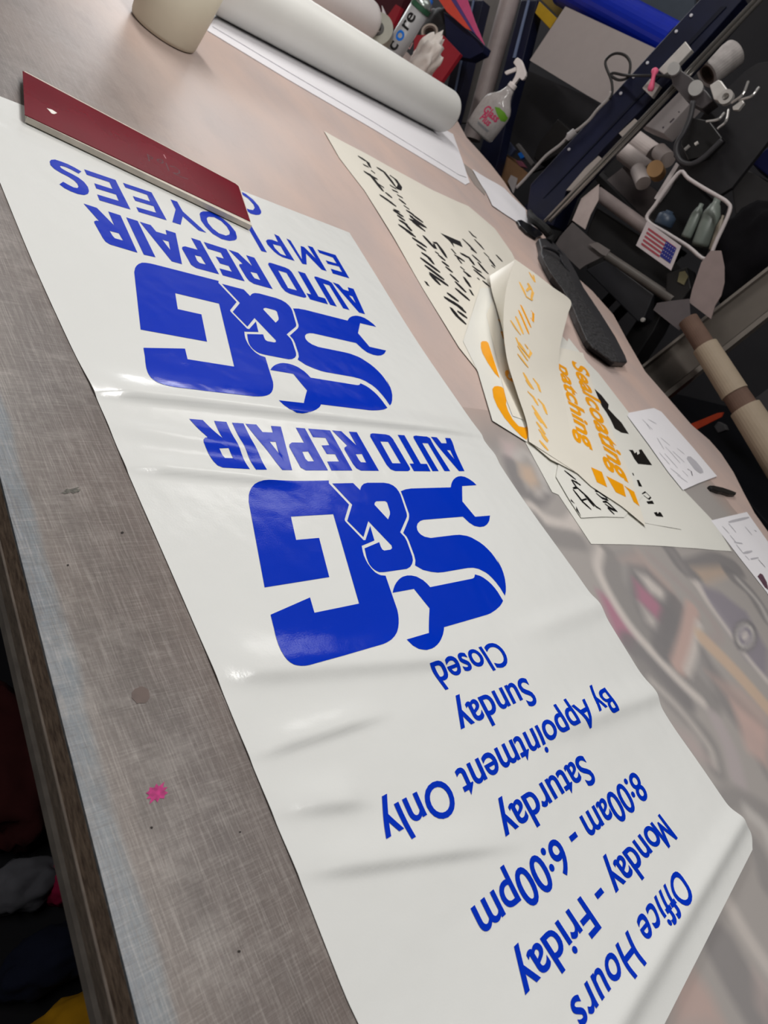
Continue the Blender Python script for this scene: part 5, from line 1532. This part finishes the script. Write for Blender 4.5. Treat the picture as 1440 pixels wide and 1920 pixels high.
fun = obj('curved_sheet', slab([(1315, 492), (1332, 470), (1352, 470), (1358, 500), (1358, 530), (1352, 554), (1340, 574), (1333, 598), (1292, 567), (1298, 542)], 2.14, 0.004), mat('pinkish_beige_card', 128, 114, 112, 0.7, 0.3))
tag(fun, 'curved beige card between the basket and the slanted grey channel', 'card')
gw = obj('grey_offcut', slab([(1292, 560), (1258, 564), (1232, 568), (1225, 581), (1274, 620), (1294, 592)], 2.13, 0.004), mat('grey_offcut_card', 84, 78, 80, 0.7, 0.3))
tag(gw, 'grey offcut left of the curved beige card', 'offcut')
chan = grp('steel_channel', 'long slanted grey steel channel with raised lips behind the cardboard tube', 'channel', (1300, 640), 2.24)
m_ch = mat('grey_beige_steel', 96, 90, 84, 0.5, 0.4, var=0.06)
obj('web', slab([(1150, 733), (1460, 492), (1460, 566), (1190, 780)], 2.24, 0.006), m_ch, chan)
obj('lip', slab([(1190, 781), (1460, 567), (1460, 578), (1200, 786)], 2.22, 0.03), mat('pale_steel_lip', 112, 106, 100, 0.45, 0.4), chan)
obj('lip', slab([(1146, 730), (1460, 484), (1460, 491), (1150, 732)], 2.22, 0.03), mat('pale_steel_lip', 112, 106, 100, 0.45, 0.4), chan)
ct = grp('cardboard_tube', 'long cardboard tube with beige wraps passing over the grey channel', 'tube', (1340, 700), 2.12)
def seg(a, b, ra, rb, m, name):
    pa, pb_ = PX(*a, 2.12), PX(*b, 2.12)
    return obj(name, tube([pa, pb_], [rw(ra, pa), rw(rb, pb_)], 30), m, ct, smooth=False)
m_brn = mat('brown_cardboard', 96, 76, 66, 0.8, 0.2, var=0.1)
m_bei = mat('beige_wrap', 148, 134, 116, 0.7, 0.3, var=0.04)
seg((1290, 600), (1323, 652), 18, 19, m_brn, 'core_end')
seg((1322, 650), (1378, 738), 23, 25, m_bei, 'beige_wrap')
seg((1377, 736), (1398, 768), 23, 24, m_brn, 'core_band')
seg((1397, 766), (1480, 895), 28, 33, m_bei, 'beige_wrap')
os_ = obj('orange_strip', slab([(1290, 797), (1346, 774), (1356, 773), (1352, 782), (1305, 806)], 2.42, 0.01), mat('dark_orange_strip', 178, 62, 34, 0.6, 0.3))
tag(os_, 'dark orange strip showing below the cardboard tube', 'strip')
# added black block standing in for shade, plus clutter behind the table
m_shade = mat('shade_block_black', 9, 10, 17, 0.7, 0.2, var=0.2, scale=8)
shade_blk = thing('shade_block', 'added low black block standing in for the shade behind the table', 'shade block', (2.9, 0.1, 0))
obj('body', box((2.50, -1.6, 0.0), (3.3, 0.86, 0.66), 0.004), m_shade, shade_blk)
obj('top', box((2.48, -1.62, 0.661), (3.32, 0.88, 0.69), 0.004), m_shade, shade_blk)
for y0, y1 in ((-1.58, -0.65), (-0.63, 0.10), (0.12, 0.84)):
    obj('front_panel', box((2.485, y0, 0.03), (2.4995, y1, 0.64), 0.002), m_shade, shade_blk)
gb = obj('grey_carton', slab([(1410, 750), (1440, 728), (1470, 740), (1470, 800), (1430, 790)], 2.60, 0.12, 0.003), mat('dim_grey_carton', 66, 64, 66, 0.7, 0.3))
tag(gb, 'grey carton at the right edge behind the cardboard tube', 'carton')
sx_ = obj('small_grey_box', slab([(1338, 800), (1346, 790), (1358, 796), (1362, 806), (1346, 812)], 2.46, 0.03, 0.002), mat('dim_grey_carton', 66, 64, 66, 0.7, 0.3))
tag(sx_, 'small grey box below the orange strip', 'box')
cbx = grp('cardboard_box', 'open brown cardboard box beyond the table edge below the spray bottle', 'box', (950, 330), 2.95)
obj('front', slab([(936, 282), (992, 326), (972, 350), (945, 352), (926, 312)], 2.95, 0.006), mat('brown_box_board', 130, 98, 72, 0.8, 0.2), cbx)
obj('side', prism([PX(936, 282, 2.95), PX(926, 312, 2.95), PX(926, 312, 2.95) + Vector((0.25, 0.02, 0)), PX(936, 282, 2.95) + Vector((0.25, 0.02, 0))], (0, 0.005, 0)), mat('brown_box_board', 130, 98, 72, 0.8, 0.2), cbx)
for pix, m, lb in (([(940, 268), (952, 262), (966, 280), (956, 292), (944, 282)], mat('grey_blue_tool', 62, 68, 92, 0.5, 0.4), 'grey blue tool handle sticking out of the cardboard box'), ([(970, 288), (978, 284), (984, 294), (976, 298)], mat('bright_blue_plastic', 24, 104, 200, 0.4, 0.4), 'bright blue bit sticking out of the cardboard box'), ([(966, 300), (978, 302), (986, 314), (974, 312)], mat('dull_pink_plastic', 128, 72, 88, 0.5, 0.4), 'dull pink bit sticking out of the cardboard box'), ([(966, 272), (972, 268), (1000, 305), (996, 312)], mat('grey_rod', 104, 100, 100, 0.5, 0.4), 'grey rod leaning across the cardboard box')):
    tag(obj('boxed_tool', slab(pix, 2.98, 0.02, 0.002), m), lb, 'tool')
wpz = obj('white_scrap', slab([(952, 340), (958, 328), (970, 334), (966, 350), (962, 362)], 2.93, 0.004), mat('white_strip', 176, 168, 168, 0.6, 0.3))
tag(wpz, 'white scrap hanging in front of the cardboard box', 'scrap')
mon = obj('black_case', slab([(1010, 268), (1046, 222), (1076, 250), (1048, 288), (1012, 308), (1000, 296)], 2.90, 0.15, 0.004), mat('black_gloss_case', 18, 17, 18, 0.4, 0.45))
tag(mon, 'black case in the dark gap between the cable and the cardboard box', 'case')
dgw = obj('charcoal_board', slab([(985, 130), (1100, 180), (1140, 205), (1060, 300), (975, 330), (940, 260)], 3.25, 0.02), mat('charcoal_panel', 48, 46, 49, 0.7, 0.25))
tag(dgw, 'charcoal board under the white board', 'board')
gdk = obj('grey_locker', slab([(1372, 352), (1402, 318), (1460, 350), (1460, 470), (1400, 420), (1378, 400)], 2.50, 0.30, 0.004), mat('dark_grey_locker', 62, 60, 61, 0.6, 0.3))
tag(gdk, 'dark grey locker below the black board at the right edge', 'locker')
nb = obj('navy_bin', slab([(1408, 305), (1438, 276), (1470, 300), (1470, 350), (1440, 330)], 2.48, 0.10, 0.004), mat('navy_bin_plastic', 14, 18, 66, 0.5, 0.35))
tag(nb, 'navy bin at the right edge below the black board', 'bin')
dj = lump('dark_jacket', PX(1420, 470, 2.38), (0.06, 0.12, 0.16), mat('black_cloth', 14, 13, 16, 0.9, 0.1), 3, 0.3, 2.0)
tag(dj, 'dark cloth hanging right of the basket', 'cloth')

# things on the shelf below the near edge
SH = 0.235
def onshelf(px, py, zc):
    return P(px, py, zc - T)
for nm, px, py, rad, c, lb, sd in (('folded_cloth', 2, 1430, (0.06, 0.11, 0.05), (58, 24, 24), 'dark maroon cloth folded on the shelf under the table', 1),
                                   ('grey_rag', 40, 1660, (0.045, 0.030, 0.03), (88, 88, 94), 'grey rag on the shelf under the table', 2),
                                   ('red_pouch', 124, 1650, (0.030, 0.030, 0.03), (134, 22, 58), 'dark red pouch on the shelf under the table', 3),
                                   ('navy_bag', 95, 1800, (0.06, 0.032, 0.04), (20, 24, 40), 'navy bag on the shelf under the table', 4),
                                   ('yellow_cloth', 135, 1925, (0.06, 0.028, 0.035), (176, 128, 20), 'mustard yellow cloth on the shelf at the bottom left corner', 5)):
    q = onshelf(px, py, SH + rad[2] * 0.7)
    o = lump(nm, (q.x, q.y, SH + rad[2] * 0.7), rad, mat(nm + '_fabric', *c, 0.9, 0.15, var=0.15), sd, 0.22, 2.2, squash=SH + 0.0005)
    tag(o, lb, {'folded_cloth': 'cloth', 'grey_rag': 'rag', 'red_pouch': 'pouch', 'navy_bag': 'bag', 'yellow_cloth': 'cloth'}[nm])
